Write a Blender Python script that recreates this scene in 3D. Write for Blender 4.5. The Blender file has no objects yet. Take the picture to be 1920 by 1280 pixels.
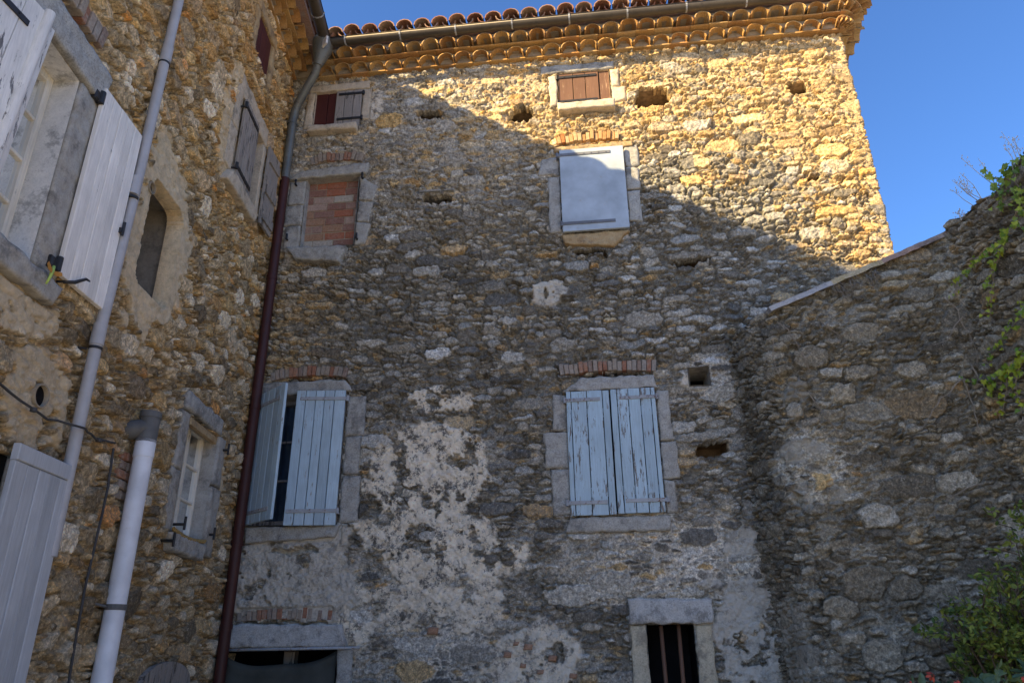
import bpy, bmesh, math, random
import numpy as np
from mathutils import Vector, Matrix, noise as mnoise
rad = math.radians
SC = bpy.context.scene
COL = SC.collection
random.seed(7)

# ------------------------------------------------------------------ camera
cam = bpy.data.cameras.new("camera")
cam.sensor_width = 36.0
cam.lens = 1380.0 / 1920.0 * 36.0
cam.clip_end = 3000.0
cam_o = bpy.data.objects.new("camera", cam)
COL.objects.link(cam_o)
_p, _y, _r = rad(23.027), rad(6.18), rad(-0.706)
_f = Vector((-math.sin(_y) * math.cos(_p), math.cos(_y) * math.cos(_p), math.sin(_p)))
_R0 = Vector((math.cos(_y), math.sin(_y), 0))
_U0 = _R0.cross(_f)
_R = _R0 * math.cos(_r) + _U0 * math.sin(_r)
_U = _U0 * math.cos(_r) - _R0 * math.sin(_r)
_m = Matrix((_R, _U, -_f)).transposed().to_4x4()
_m.translation = (0, -8.0, 1.6)
cam_o.matrix_world = _m
SC.camera = cam_o

# ------------------------------------------------------------------ light
S = Vector((1.48, 1.11, -1.0)).normalized()          # the way sunlight travels
world = bpy.data.worlds.new("World")
SC.world = world
world.use_nodes = True
wn = world.node_tree
sky = wn.nodes.new("ShaderNodeTexSky")
sky.sky_type = 'NISHITA'
sky.sun_disc = False
sky.sun_elevation = math.asin(-S.z)
sky.sun_rotation = math.atan2(-S.x, -S.y)
sky.altitude = 300
sky.air_density = 1.0
sky.dust_density = 1.5
sky.ozone_density = 10.0
bg = wn.nodes["Background"]
wn.links.new(sky.outputs[0], bg.inputs[0])
bg.inputs[1].default_value = 0.095
sun = bpy.data.lights.new("sun", 'SUN')
sun.energy = 4.3
sun.angle = rad(0.5)
sun.color = (1.0, 0.75, 0.385)
sun_o = bpy.data.objects.new("sun", sun)
COL.objects.link(sun_o)
sun_o.rotation_euler = S.to_track_quat('-Z', 'Y').to_euler()
sun_o.location = (-20, -14, 14)
SC.view_settings.view_transform = 'Standard'
SC.view_settings.look = 'None'
SC.view_settings.exposure = 1.68
SC.view_settings.gamma = 1.0


# ------------------------------------------------------------------ helpers: naming
def tag(o, label=None, cat=None, group=None, kind=None):
    if label: o['label'] = label
    if cat: o['category'] = cat
    if group: o['group'] = group
    if kind: o['kind'] = kind
    return o


def thing(name, label, cat, loc=(0, 0, 0), group=None):
    o = bpy.data.objects.new(name, None)
    o.empty_display_size = 0.2
    COL.objects.link(o)
    o.location = loc
    return tag(o, label, cat, group)


def origin_of(o):
    v = Vector((0, 0, 0))
    while o is not None:
        v += Vector(o.location)
        o = o.parent
    return v


class Fr:
    """A wall frame: u along the wall, v up, n out of the wall."""
    def __init__(s, O, U, Nn, V=(0, 0, 1)):
        s.O, s.U, s.N, s.V = Vector(O), Vector(U).normalized(), Vector(Nn).normalized(), Vector(V).normalized()

    def __call__(s, u, v, n=0.0):
        return s.O + s.U * u + s.V * v + s.N * n

    def turned(s, u, v, n, ang):
        """frame whose origin sits at (u,v,n) and is turned about the vertical by ang (positive: +u swings out)"""
        c, q = math.cos(ang), math.sin(ang)
        return Fr(s(u, v, n), s.U * c + s.N * q, s.N * c - s.U * q, s.V)


class MB:
    def __init__(s):
        s.v, s.f = [], []

    def add(s, vs, fs):
        b = len(s.v)
        s.v += [Vector(q) for q in vs]
        s.f += [tuple(i + b for i in f) for f in fs]

    def box(s, fr, u0, u1, v0, v1, n0, n1, bev=0.0, jit=0.0):
        if bev <= 0:
            vs = [fr(u, v, n) for n in (n0, n1) for v in (v0, v1) for u in (u0, u1)]
            s.add(vs, [(0, 2, 3, 1), (4, 5, 7, 6), (0, 1, 5, 4), (2, 6, 7, 3), (0, 4, 6, 2), (1, 3, 7, 5)])
            return
        b = min(bev, abs(u1 - u0) * .45, abs(v1 - v0) * .45, abs(n1 - n0) * .45)
        r = lambda: random.uniform(-jit, jit)
        rings = []
        for n, i in ((n0, 0), (n1 - b, 0), (n1, b)):
            rings.append([fr(u0 + i + r(), v0 + i + r(), n), fr(u1 - i + r(), v0 + i + r(), n), fr(u1 - i + r(), v1 - i + r(), n), fr(u0 + i + r(), v1 - i + r(), n)])
        vs = sum(rings, [])
        fs = [(3, 2, 1, 0), (8, 9, 10, 11)]
        for k in (0, 4):
            for j in range(4):
                fs.append((k + j, k + (j + 1) % 4, k + 4 + (j + 1) % 4, k + 4 + j))
        s.add(vs, fs)

    def tube(s, pts, r, seg=12, cap=True):
        pts = [Vector(q) for q in pts]
        n = len(pts)
        rr = r if isinstance(r, (list, tuple)) else [r] * n
        prev = None
        vs, fs = [], []
        for i, q in enumerate(pts):
            t = (pts[min(i + 1, n - 1)] - pts[max(i - 1, 0)]).normalized()
            if prev is None:
                a = t.orthogonal().normalized()
            else:
                a = (prev - t * prev.dot(t)).normalized()
            prev = a
            b = t.cross(a)
            for k in range(seg):
                w = 2 * math.pi * k / seg
                vs.append(q + (a * math.cos(w) + b * math.sin(w)) * rr[i])
        for i in range(n - 1):
            for k in range(seg):
                fs.append((i * seg + k, i * seg + (k + 1) % seg, (i + 1) * seg + (k + 1) % seg, (i + 1) * seg + k))
        if cap:
            fs.append(tuple(range(seg))[::-1])
            fs.append(tuple((n - 1) * seg + k for k in range(seg)))
        s.add(vs, fs)

    def build(s, name, mat, parent=None, smooth=False, label=None, loc=None, angle=None):
        me = bpy.data.meshes.new(name)
        o = bpy.data.objects.new(name, me)
        COL.objects.link(o)
        if loc is not None: o.location = loc
        if parent is not None: o.parent = parent
        org = origin_of(o)
        me.from_pydata([tuple(q - org) for q in s.v], [], s.f)
        bm = bmesh.new()
        bm.from_mesh(me)
        bmesh.ops.recalc_face_normals(bm, faces=bm.faces)
        bm.to_mesh(me)
        bm.free()
        if smooth:
            me.polygons.foreach_set("use_smooth", [True] * len(me.polygons))
            if angle:
                me.set_sharp_from_angle(angle=rad(angle))
        me.materials.append(mat)
        if label: o['label'] = label
        return o


# ------------------------------------------------------------------ helpers: materials
class Mat:
    def __init__(s, name, rough=0.8, spec=0.3, metal=0.0):
        s.m = bpy.data.materials.new(name)
        s.m.use_nodes = True
        s.nt = s.m.node_tree
        s.b = s.nt.nodes["Principled BSDF"]
        s.b.inputs['Roughness'].default_value = rough
        s.b.inputs['Specular IOR Level'].default_value = spec
        s.b.inputs['Metallic'].default_value = metal

    def put(s, sock, val):
        if isinstance(val, bpy.types.NodeSocket):
            s.nt.links.new(val, sock)
        elif val is not None:
            if sock.type == 'RGBA' and len(val) == 3: val = (*val, 1)
            sock.default_value = val

    def node(s, t, ins=None, **props):
        n = s.nt.nodes.new(t)
        for k, v in props.items(): setattr(n, k, v)
        for k, v in (ins or {}).items(): s.put(n.inputs[k], v)
        return n

    def coord(s, scale=(1, 1, 1)):
        c = s.node('ShaderNodeTexCoord').outputs['Object']
        return s.node('ShaderNodeMapping', {'Vector': c, 'Scale': scale}).outputs[0]

    def noise(s, scale, detail=4, vec=None, rough=0.55, dist=0.0):
        n = s.node('ShaderNodeTexNoise', {'Scale': scale, 'Detail': detail, 'Roughness': rough, 'Distortion': dist})
        s.put(n.inputs['Vector'], vec if vec is not None else s.node('ShaderNodeTexCoord').outputs['Object'])
        return n.outputs['Fac']

    def ramp(s, fac, stops, interp='LINEAR'):
        n = s.node('ShaderNodeValToRGB', {'Fac': fac})
        e = n.color_ramp.elements
        n.color_ramp.interpolation = interp
        while len(e) < len(stops): e.new(0.5)
        for q, (p, c) in zip(e, stops):
            q.position = p
            q.color = (c, c, c, 1) if isinstance(c, (int, float)) else (*c, 1)
        return n.outputs[0]

    def mix(s, fac, a, b, mode='MIX'):
        n = s.node('ShaderNodeMix', data_type='RGBA', blend_type=mode)
        s.put(n.inputs[0], fac); s.put(n.inputs[6], a); s.put(n.inputs[7], b)
        return n.outputs[2]

    def math(s, op, a, b=None, clamp=False):
        n = s.node('ShaderNodeMath', operation=op, use_clamp=clamp)
        s.put(n.inputs[0], a)
        if b is not None: s.put(n.inputs[1], b)
        return n.outputs[0]

    def bump(s, h, strength=0.5, dist=0.01, normal=None):
        n = s.node('ShaderNodeBump', {'Height': h, 'Strength': strength, 'Distance': dist})
        if normal is not None: s.put(n.inputs['Normal'], normal)
        s.put(s.b.inputs['Normal'], n.outputs[0])
        return n.outputs[0]

    def base(s, c):
        s.put(s.b.inputs['Base Color'], c)
        return s.m


def rubble_material(name, grey, ochre, mortar, mortar_w, plaster, mould_amt=1.0, bump=0.5, tint=(1, 1, 1)):
    M = Mat(name, 0.95, 0.15)
    A = M.node('ShaderNodeAttribute', attribute_name='stone')
    B = M.node('ShaderNodeAttribute', attribute_name='weather')
    sa = M.node('ShaderNodeSeparateColor', {'Color': A.outputs['Color']})
    sb = M.node('ShaderNodeSeparateColor', {'Color': B.outputs['Color']})
    r1, r2, sm, pt = sa.outputs[0], sa.outputs[1], sa.outputs[2], A.outputs['Alpha']
    dark, och, pla, aux = sb.outputs[0], sb.outputs[1], sb.outputs[2], B.outputs['Alpha']
    fine = M.noise(55, 6, rough=0.7)
    mid = M.noise(14, 5, rough=0.65)
    big = M.noise(3.2, 4)
    g = M.ramp(r1, grey)
    o = M.ramp(r2, ochre)
    st = M.mix(och, g, o)
    st = M.mix(M.math('MULTIPLY', M.ramp(mid, [(0.4, 0.0), (0.7, 0.45)]), M.math('ADD', och, 0.08)), st, M.mix(0.5, st, o))       # ochre bleeding inside stones
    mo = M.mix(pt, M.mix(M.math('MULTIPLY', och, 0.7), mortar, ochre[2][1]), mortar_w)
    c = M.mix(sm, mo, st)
    c = M.mix(1.0, c, M.ramp(fine, [(0.28, 0.35), (0.5, 1.0), (0.72, 1.75)]), 'MULTIPLY')
    blot = M.noise(22, 4, rough=0.6, dist=0.3)
    c = M.mix(1.0, c, M.ramp(blot, [(0.3, 0.5), (0.5, 1.0), (0.7, 1.55)]), 'MULTIPLY')
    # weather crust: dark grey lichen with speckles left bare
    cr = M.math('MULTIPLY', dark, M.ramp(mid, [(0.3, 0.55), (0.62, 1.0)]))
    cr = M.math('MULTIPLY', cr, M.ramp(fine, [(0.45, 1.0), (0.72, 0.25)]))
    c = M.mix(cr, c, M.mix(0.72, c, M.mix(r1, (0.070, 0.070, 0.068), (0.20, 0.20, 0.192))))
    # render coat with mould
    pl = M.mix(1.0, plaster, M.ramp(M.noise(9, 6, rough=0.7), [(0.25, 0.62), (0.6, 1.1)]), 'MULTIPLY')
    pl = M.mix(M.ramp(big, [(0.4, 0.0), (0.7, 0.5)]), pl, (0.52, 0.44, 0.33))
    pl = M.mix(aux, pl, M.mix(0.8, pl, (0.34, 0.325, 0.30)))
    mo1 = M.noise(6.5, 9, rough=0.78)
    mo2 = M.noise(30, 4, rough=0.8)
    mm = M.math('ADD', M.math('MULTIPLY', mo1, 0.7), M.math('MULTIPLY', mo2, 0.3))
    mm = M.ramp(mm, [(0.502, 0.0), (0.565, 0.92)])
    mm = M.math('MULTIPLY', mm, M.math('SUBTRACT', 1.0, M.math('MULTIPLY', aux, 0.65)))
    pl = M.mix(M.math('MULTIPLY', mm, mould_amt), pl, (0.075, 0.072, 0.07))
    c = M.mix(pla, c, pl)
    # pale lichen spots
    li = M.ramp(M.noise(38, 3, rough=0.6, dist=0.4), [(0.61, 0.0), (0.68, 0.8)])
    c = M.mix(M.math('MULTIPLY', li, M.math('ADD', M.math('MULTIPLY', dark, 0.55), 0.2)), c, (0.52, 0.50, 0.46))
    c = M.mix(1.0, c, tint, 'MULTIPLY')
    h = M.math('ADD', M.math('MULTIPLY', fine, 0.6), M.math('MULTIPLY', M.noise(140, 3, rough=0.7), 0.35))
    M.bump(h, bump, 0.03)
    return M.base(c)


def stone_material(name, a, b, speck=0.5, bump=0.35):
    M = Mat(name, 0.93, 0.2)
    n1 = M.noise(11, 6, rough=0.68)
    n2 = M.noise(75, 4, rough=0.7)
    c = M.mix(M.ramp(n1, [(0.35, 0.0), (0.65, 1.0)]), a, b)
    rnd = M.node('ShaderNodeNewGeometry').outputs['Random Per Island']
    c = M.mix(1.0, c, M.ramp(rnd, [(0, 0.82), (1, 1.12)]), 'MULTIPLY')
    c = M.mix(1.0, c, M.ramp(n2, [(0.25, 1 - speck), (0.5, 1.0), (0.75, 1 + speck * .6)]), 'MULTIPLY')
    c = M.mix(M.ramp(M.noise(4.5, 7, rough=0.75), [(0.52, 0.0), (0.62, 0.55)]), c, (0.09, 0.088, 0.085))
    M.bump(M.math('ADD', M.math('MULTIPLY', n1, 0.6), M.math('MULTIPLY', n2, 0.4)), bump, 0.02)
    return M.base(c)


def painted_wood(name, paint, bare, wear=0.5, grain=1.0, rough=0.6):
    M = Mat(name, rough, 0.3)
    rnd = M.node('ShaderNodeNewGeometry').outputs['Random Per Island']
    off = M.node('ShaderNodeVectorMath', {0: M.node('ShaderNodeTexCoord').outputs['Object'], 1: (0, 0, 0)}, operation='ADD')
    comb = M.node('ShaderNodeCombineXYZ', {'X': M.math('MULTIPLY', rnd, 7.0), 'Y': M.math('MULTIPLY', rnd, 13.0), 'Z': M.math('MULTIPLY', rnd, 31.0)})
    M.nt.links.new(comb.outputs[0], off.inputs[1])
    vec = M.node('ShaderNodeMapping', {'Vector': off.outputs[0], 'Scale': (1, 1, 0.06)}).outputs[0]
    gr = M.noise(70, 5, vec, 0.65)
    fl = M.noise(26, 7, M.node('ShaderNodeMapping', {'Vector': off.outputs[0], 'Scale': (1, 1, 0.14)}).outputs[0], 0.75)
    big = M.noise(2.4, 4, off.outputs[0])
    lo = 0.70 - 0.22 * wear
    mask = M.ramp(M.math('ADD', fl, M.math('MULTIPLY', M.math('SUBTRACT', big, 0.5), 0.35)), [(lo, 0.0), (lo + 0.035, 1.0)])
    p = M.mix(1.0, paint, M.ramp(gr, [(0.3, 0.86), (0.7, 1.1)]), 'MULTIPLY')
    p = M.mix(1.0, p, M.ramp(rnd, [(0, 0.86), (1, 1.1)]), 'MULTIPLY')
    p = M.mix(1.0, p, M.ramp(big, [(0.3, 0.85), (0.7, 1.08)]), 'MULTIPLY')
    b = M.mix(1.0, bare, M.ramp(gr, [(0.3, 0.45), (0.7, 1.5)]), 'MULTIPLY')
    M.bump(M.math('ADD', M.math('MULTIPLY', gr, 0.5 * grain), M.math('MULTIPLY', mask, -0.35)), 0.4, 0.006)
    return M.base(M.mix(mask, p, b))


def rusty(name, base, rust, amt=0.5, rough=0.55, metal=0.0, sc=18):
    M = Mat(name, rough, 0.4, metal)
    n = M.noise(sc, 7, rough=0.72)
    t = 0.72 - 0.3 * amt
    c = M.mix(M.ramp(n, [(t, 0.0), (t + 0.08, 1.0)]), base, rust)
    c = M.mix(1.0, c, M.ramp(M.noise(4, 5), [(0.3, 0.8), (0.7, 1.15)]), 'MULTIPLY')
    M.bump(n, 0.2, 0.006)
    return M.base(c)


def brick_material(name, stops, bump=0.5, soot=0.3):
    M = Mat(name, 0.92, 0.15)
    rnd = M.node('ShaderNodeNewGeometry').outputs['Random Per Island']
    c = M.ramp(rnd, stops, 'CONSTANT')
    n = M.noise(45, 6, rough=0.7)
    c = M.mix(1.0, c, M.ramp(n, [(0.25, 0.6), (0.75, 1.35)]), 'MULTIPLY')
    c = M.mix(M.ramp(M.noise(12, 6, rough=0.75), [(0.5, 0.0), (0.66, soot)]), c, (0.4, 0.36, 0.31))
    M.bump(n, bump, 0.012)
    return M.base(c)


def leaf_material(name, lo, hi):
    M = Mat(name, 0.5, 0.35)
    rnd = M.node('ShaderNodeNewGeometry').outputs['Random Per Island']
    c = M.ramp(rnd, [(0.0, lo), (0.55, tuple((x + y) / 2 for x, y in zip(lo, hi))), (1.0, hi)])
    c = M.mix(1.0, c, M.ramp(M.noise(30, 3), [(0.3, 0.8), (0.7, 1.2)]), 'MULTIPLY')
    M.base(c)
    tr = M.node('ShaderNodeBsdfTranslucent', {'Color': c})
    mx = M.node('ShaderNodeMixShader', {0: 0.3, 1: M.b.outputs[0], 2: tr.outputs[0]})
    out = [n for n in M.nt.nodes if n.type == 'OUTPUT_MATERIAL'][0]
    M.nt.links.new(mx.outputs[0], out.inputs['Surface'])
    return M.m


def glass_material(name):
    M = Mat(name, 0.05)
    tr = M.node('ShaderNodeBsdfTransparent', {'Color': (0.75, 0.8, 0.82)})
    gl = M.node('ShaderNodeBsdfGlossy', {'Color': (0.9, 0.95, 1.0), 'Roughness': 0.06})
    fr = M.node('ShaderNodeFresnel', {'IOR': 1.5})
    mx = M.node('ShaderNodeMixShader', {0: M.math('ADD', fr.outputs[0], 0.05), 1: tr.outputs[0], 2: gl.outputs[0]})
    out = [n for n in M.nt.nodes if n.type == 'OUTPUT_MATERIAL'][0]
    M.nt.links.new(mx.outputs[0], out.inputs['Surface'])
    return M.m


def plain(name, c, rough=0.8, spec=0.3, metal=0.0, var=0.25, sc=8, bump=0.15):
    M = Mat(name, rough, spec, metal)
    n = M.noise(sc, 6, rough=0.65)
    M.bump(n, bump, 0.01)
    return M.base(M.mix(1.0, c, M.ramp(n, [(0.3, 1 - var), (0.7, 1 + var)]), 'MULTIPLY'))


GREY = [(0.0, (0.12, 0.112, 0.10)), (0.3, (0.24, 0.223, 0.195)), (0.6, (0.35, 0.327, 0.285)), (0.86, (0.42, 0.40, 0.36)), (1.0, (0.52, 0.505, 0.475))]
OCHRE = [(0.0, (0.36, 0.22, 0.09)), (0.3, (0.48, 0.32, 0.14)), (0.6, (0.54, 0.38, 0.19)), (0.86, (0.60, 0.46, 0.26)), (1.0, (0.62, 0.34, 0.10))]
LGREY = [(0.0, (0.11, 0.10, 0.085)), (0.3, (0.25, 0.215, 0.165)), (0.6, (0.36, 0.31, 0.235)), (0.86, (0.46, 0.43, 0.38)), (1.0, (0.62, 0.61, 0.59))]
LOCHRE = [(0.0, (0.20, 0.12, 0.05)), (0.3, (0.34, 0.21, 0.09)), (0.6, (0.40, 0.29, 0.15)), (0.86, (0.46, 0.34, 0.18)), (1.0, (0.48, 0.22, 0.06))]
MT = dict(
    main=rubble_material("facade_rubble", GREY, OCHRE, (0.17, 0.15, 0.115), (0.58, 0.53, 0.46), (0.80, 0.71, 0.58), tint=(1.28, 1.29, 1.26), bump=0.8),  # earth mortar, darkened to put the joints' shade into its colour
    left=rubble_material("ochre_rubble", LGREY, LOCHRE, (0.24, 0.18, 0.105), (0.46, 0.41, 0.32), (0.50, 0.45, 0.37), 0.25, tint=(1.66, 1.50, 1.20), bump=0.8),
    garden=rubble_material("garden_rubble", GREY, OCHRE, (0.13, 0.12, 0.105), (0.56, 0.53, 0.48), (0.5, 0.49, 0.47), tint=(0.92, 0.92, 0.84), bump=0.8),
    grey_stone=stone_material("grey_dressed_stone", (0.33, 0.32, 0.29), (0.47, 0.46, 0.42)),
    blue_stone=stone_material("bluish_dressed_stone", (0.41, 0.405, 0.385), (0.54, 0.535, 0.51)),
    pale_stone=stone_material("pale_dressed_stone", (0.52, 0.44, 0.33), (0.66, 0.57, 0.44), 0.3),
    beige_post=stone_material("beige_speckled_stone", (0.44, 0.39, 0.29), (0.55, 0.49, 0.36), 0.4),
    ochre_stone=stone_material("ochre_dressed_stone", (0.38, 0.25, 0.12), (0.5, 0.38, 0.22), 0.4),
    whitewash=stone_material("whitewashed_plaster", (0.70, 0.69, 0.65), (0.84, 0.82, 0.77), 0.15, 0.25),
    cement=stone_material("beige_cement", (0.34, 0.28, 0.20), (0.42, 0.36, 0.27), 0.15, 0.15),
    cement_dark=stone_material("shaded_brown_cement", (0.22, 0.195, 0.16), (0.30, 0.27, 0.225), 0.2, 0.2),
    cement_grey=stone_material("grey_cement", (0.33, 0.31, 0.27), (0.46, 0.44, 0.39), 0.2, 0.2),
    blue_paint=painted_wood("flaking_pale_blue_paint", (0.44, 0.575, 0.655), (0.20, 0.18, 0.16), 0.62),
    blue_paint2=painted_wood("pale_blue_paint", (0.45, 0.575, 0.65), (0.24, 0.21, 0.18), 0.38),
    white_paint=painted_wood("chipped_white_paint", (0.86, 0.83, 0.77), (0.15, 0.13, 0.11), 0.2),
    old_white=painted_wood("weathered_white_paint", (0.76, 0.74, 0.69), (0.22, 0.21, 0.2), 0.55),
    grey_paint=painted_wood("smooth_grey_paint", (0.48, 0.51, 0.54), (0.2, 0.2, 0.2), 0.0, 0.3),
    panel_paint=rusty("blue_grey_panel_paint", (0.42, 0.49, 0.555), (0.42, 0.42, 0.41), 0.35, 0.6, sc=9),
    brown_wood=painted_wood("dark_brown_wood", (0.17, 0.09, 0.055), (0.30, 0.19, 0.12), 0.45),
    red_wood=painted_wood("dark_red_wood", (0.085, 0.022, 0.018), (0.05, 0.03, 0.03), 0.2),
    grey_wood=painted_wood("weathered_grey_wood", (0.33, 0.30, 0.27), (0.11, 0.10, 0.09), 0.62),
    frame_paint=painted_wood("cream_frame_paint", (0.74, 0.69, 0.58), (0.3, 0.27, 0.22), 0.2),
    iron=rusty("black_iron", (0.025, 0.025, 0.027), (0.06, 0.04, 0.03), 0.2),
    pale_iron=rusty("pale_rusted_iron", (0.38, 0.40, 0.42), (0.17, 0.075, 0.04), 0.55, sc=30),
    grey_iron=rusty("grey_iron", (0.16, 0.17, 0.19), (0.1, 0.07, 0.05), 0.3),
    zinc=rusty("weathered_zinc", (0.17, 0.18, 0.17), (0.09, 0.095, 0.09), 0.55, 0.5, 0.35),
    brown_zinc=rusty("brown_zinc", (0.095, 0.08, 0.062), (0.06, 0.052, 0.043), 0.5, 0.5, 0.3),
    red_pipe=rusty("dark_red_painted_pipe", (0.062, 0.018, 0.014), (0.10, 0.05, 0.035), 0.25),
    grey_pvc=plain("grey_plastic", (0.42, 0.42, 0.43), 0.45, 0.4, var=0.1),
    white_pvc=rusty("bluish_white_plastic", (0.76, 0.79, 0.84), (0.60, 0.60, 0.58), 0.3, 0.4, sc=5),
    dark_pvc=plain("dark_grey_plastic", (0.13, 0.13, 0.125), 0.55, 0.35),
    hole_stone=plain("putlog_stone", (0.26, 0.19, 0.12), 0.95, 0.1, sc=14, var=0.5, bump=0.8),
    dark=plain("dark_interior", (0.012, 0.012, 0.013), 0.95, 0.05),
    curtain=plain("blue_grey_curtain", (0.10, 0.13, 0.19), 0.9, 0.1, sc=5),
    lace=plain("pale_curtain", (0.28, 0.29, 0.28), 0.9, 0.1, sc=25, var=0.35),
    tarp=plain("grey_green_canvas", (0.075, 0.08, 0.072), 0.85, 0.2, sc=3, var=0.25),
    cable=plain("dark_cable", (0.06, 0.06, 0.062), 0.6),
    rope=plain("tan_rope", (0.36, 0.24, 0.09), 0.9, 0.1, sc=60, var=0.4),
    soil=plain("courtyard_gravel", (0.46, 0.42, 0.35), 0.95, 0.1, sc=30, var=0.4, bump=0.6),
    twig=plain("dry_twig", (0.24, 0.21, 0.17), 0.9, 0.1),
    bark=plain("shrub_bark", (0.09, 0.07, 0.05), 0.9, 0.1),
    seed=plain("dry_seed_head", (0.5, 0.47, 0.42), 0.9, 0.1),
    ivy=leaf_material("ivy_leaf", (0.10, 0.20, 0.02), (0.40, 0.46, 0.04)),
    ivy_dark=leaf_material("dark_ivy_leaf", (0.07, 0.15, 0.02), (0.3, 0.38, 0.05)),
    shrub=leaf_material("shrub_leaf", (0.05, 0.10, 0.025), (0.27, 0.33, 0.06)),
    blueleaf=leaf_material("blue_green_leaf", (0.05, 0.10, 0.06), (0.13, 0.21, 0.12)),
    petal=plain("red_petal", (0.30, 0.05, 0.035), 0.6, 0.3),
    glass=glass_material("window_glass"),
    brick=brick_material("infill_brick", [(0.0, (0.28, 0.15, 0.115)), (0.18, (0.36, 0.23, 0.18)), (0.36, (0.38, 0.15, 0.09)), (0.5, (0.37, 0.22, 0.14)), (0.64, (0.43, 0.31, 0.25)), (0.8, (0.31, 0.18, 0.14)), (0.9, (0.47, 0.42, 0.35))]),
    arch_brick=brick_material("arch_brick", [(0.0, (0.26, 0.19, 0.15)), (0.2, (0.34, 0.28, 0.22)), (0.45, (0.33, 0.16, 0.10)), (0.55, (0.30, 0.26, 0.22)), (0.75, (0.36, 0.29, 0.23)), (0.92, (0.36, 0.19, 0.12))], soot=0.7),
    orange_brick=brick_material("orange_arch_brick", [(0.0, (0.45, 0.24, 0.10)), (0.3, (0.5, 0.30, 0.14)), (0.6, (0.46, 0.18, 0.07)), (0.8, (0.52, 0.36, 0.2))], soot=0.15),
    terracotta=brick_material("canal_tile", [(0.0, (0.42, 0.24, 0.09)), (0.2, (0.52, 0.32, 0.12)), (0.4, (0.46, 0.28, 0.11)), (0.55, (0.52, 0.35, 0.16)), (0.72, (0.36, 0.20, 0.08)), (0.86, (0.48, 0.26, 0.10))], 0.35, 0.2),
    red_tile=brick_material("red_roof_tile", [(0.0, (0.34, 0.17, 0.11)), (0.3, (0.42, 0.24, 0.16)), (0.6, (0.40, 0.28, 0.20)), (0.85, (0.28, 0.13, 0.09))], 0.3, 0.6),
    cope=brick_material("coping_tile", [(0.0, (0.24, 0.12, 0.085)), (0.35, (0.36, 0.35, 0.33)), (0.6, (0.40, 0.33, 0.2)), (0.8, (0.28, 0.16, 0.12))], 0.4, 0.3),
)


# ------------------------------------------------------------------ helpers: rubble walls as real relief
def vnoise(sh, cy, cx, rng):
    """smooth value noise on a grid of shape sh, with cells of cy x cx samples, in -1..1"""
    H, W = sh
    def wts(n, c):
        g = int(n / c) + 4
        x = np.arange(n) / c + 1
        i = np.floor(x).astype(int)
        t = x - i
        w = np.zeros((n, g), np.float32)
        k = np.arange(n)
        w[k, i - 1] += (-.5 * t + t * t - .5 * t ** 3)
        w[k, i] += (1 - 2.5 * t * t + 1.5 * t ** 3)
        w[k, i + 1] += (.5 * t + 2 * t * t - 1.5 * t ** 3)
        w[k, i + 2] += (-.5 * t * t + .5 * t ** 3)
        return w
    wy, wx = wts(H, cy), wts(W, cx)
    G = rng.uniform(-1, 1, (wy.shape[1], wx.shape[1])).astype(np.float32)
    return wy @ G @ wx.T


def fbm(sh, c, rng, octv=4, gain=0.55, asp=1.0):
    o = np.zeros(sh, np.float32)
    a = 1.0
    for k in range(octv):
        o += a * vnoise(sh, max(c, 1.2), max(c * asp, 1.2), rng)
        c /= 2.0
        a *= gain
    return o


def ss(a, b, x):
    t = np.clip((x - a) / (b - a), 0, 1)
    return t * t * (3 - 2 * t)


def ell(U, V, cu, cv, ru, rv):
    return np.sqrt(((U - cu) / ru) ** 2 + ((V - cv) / rv) ** 2)


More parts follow.
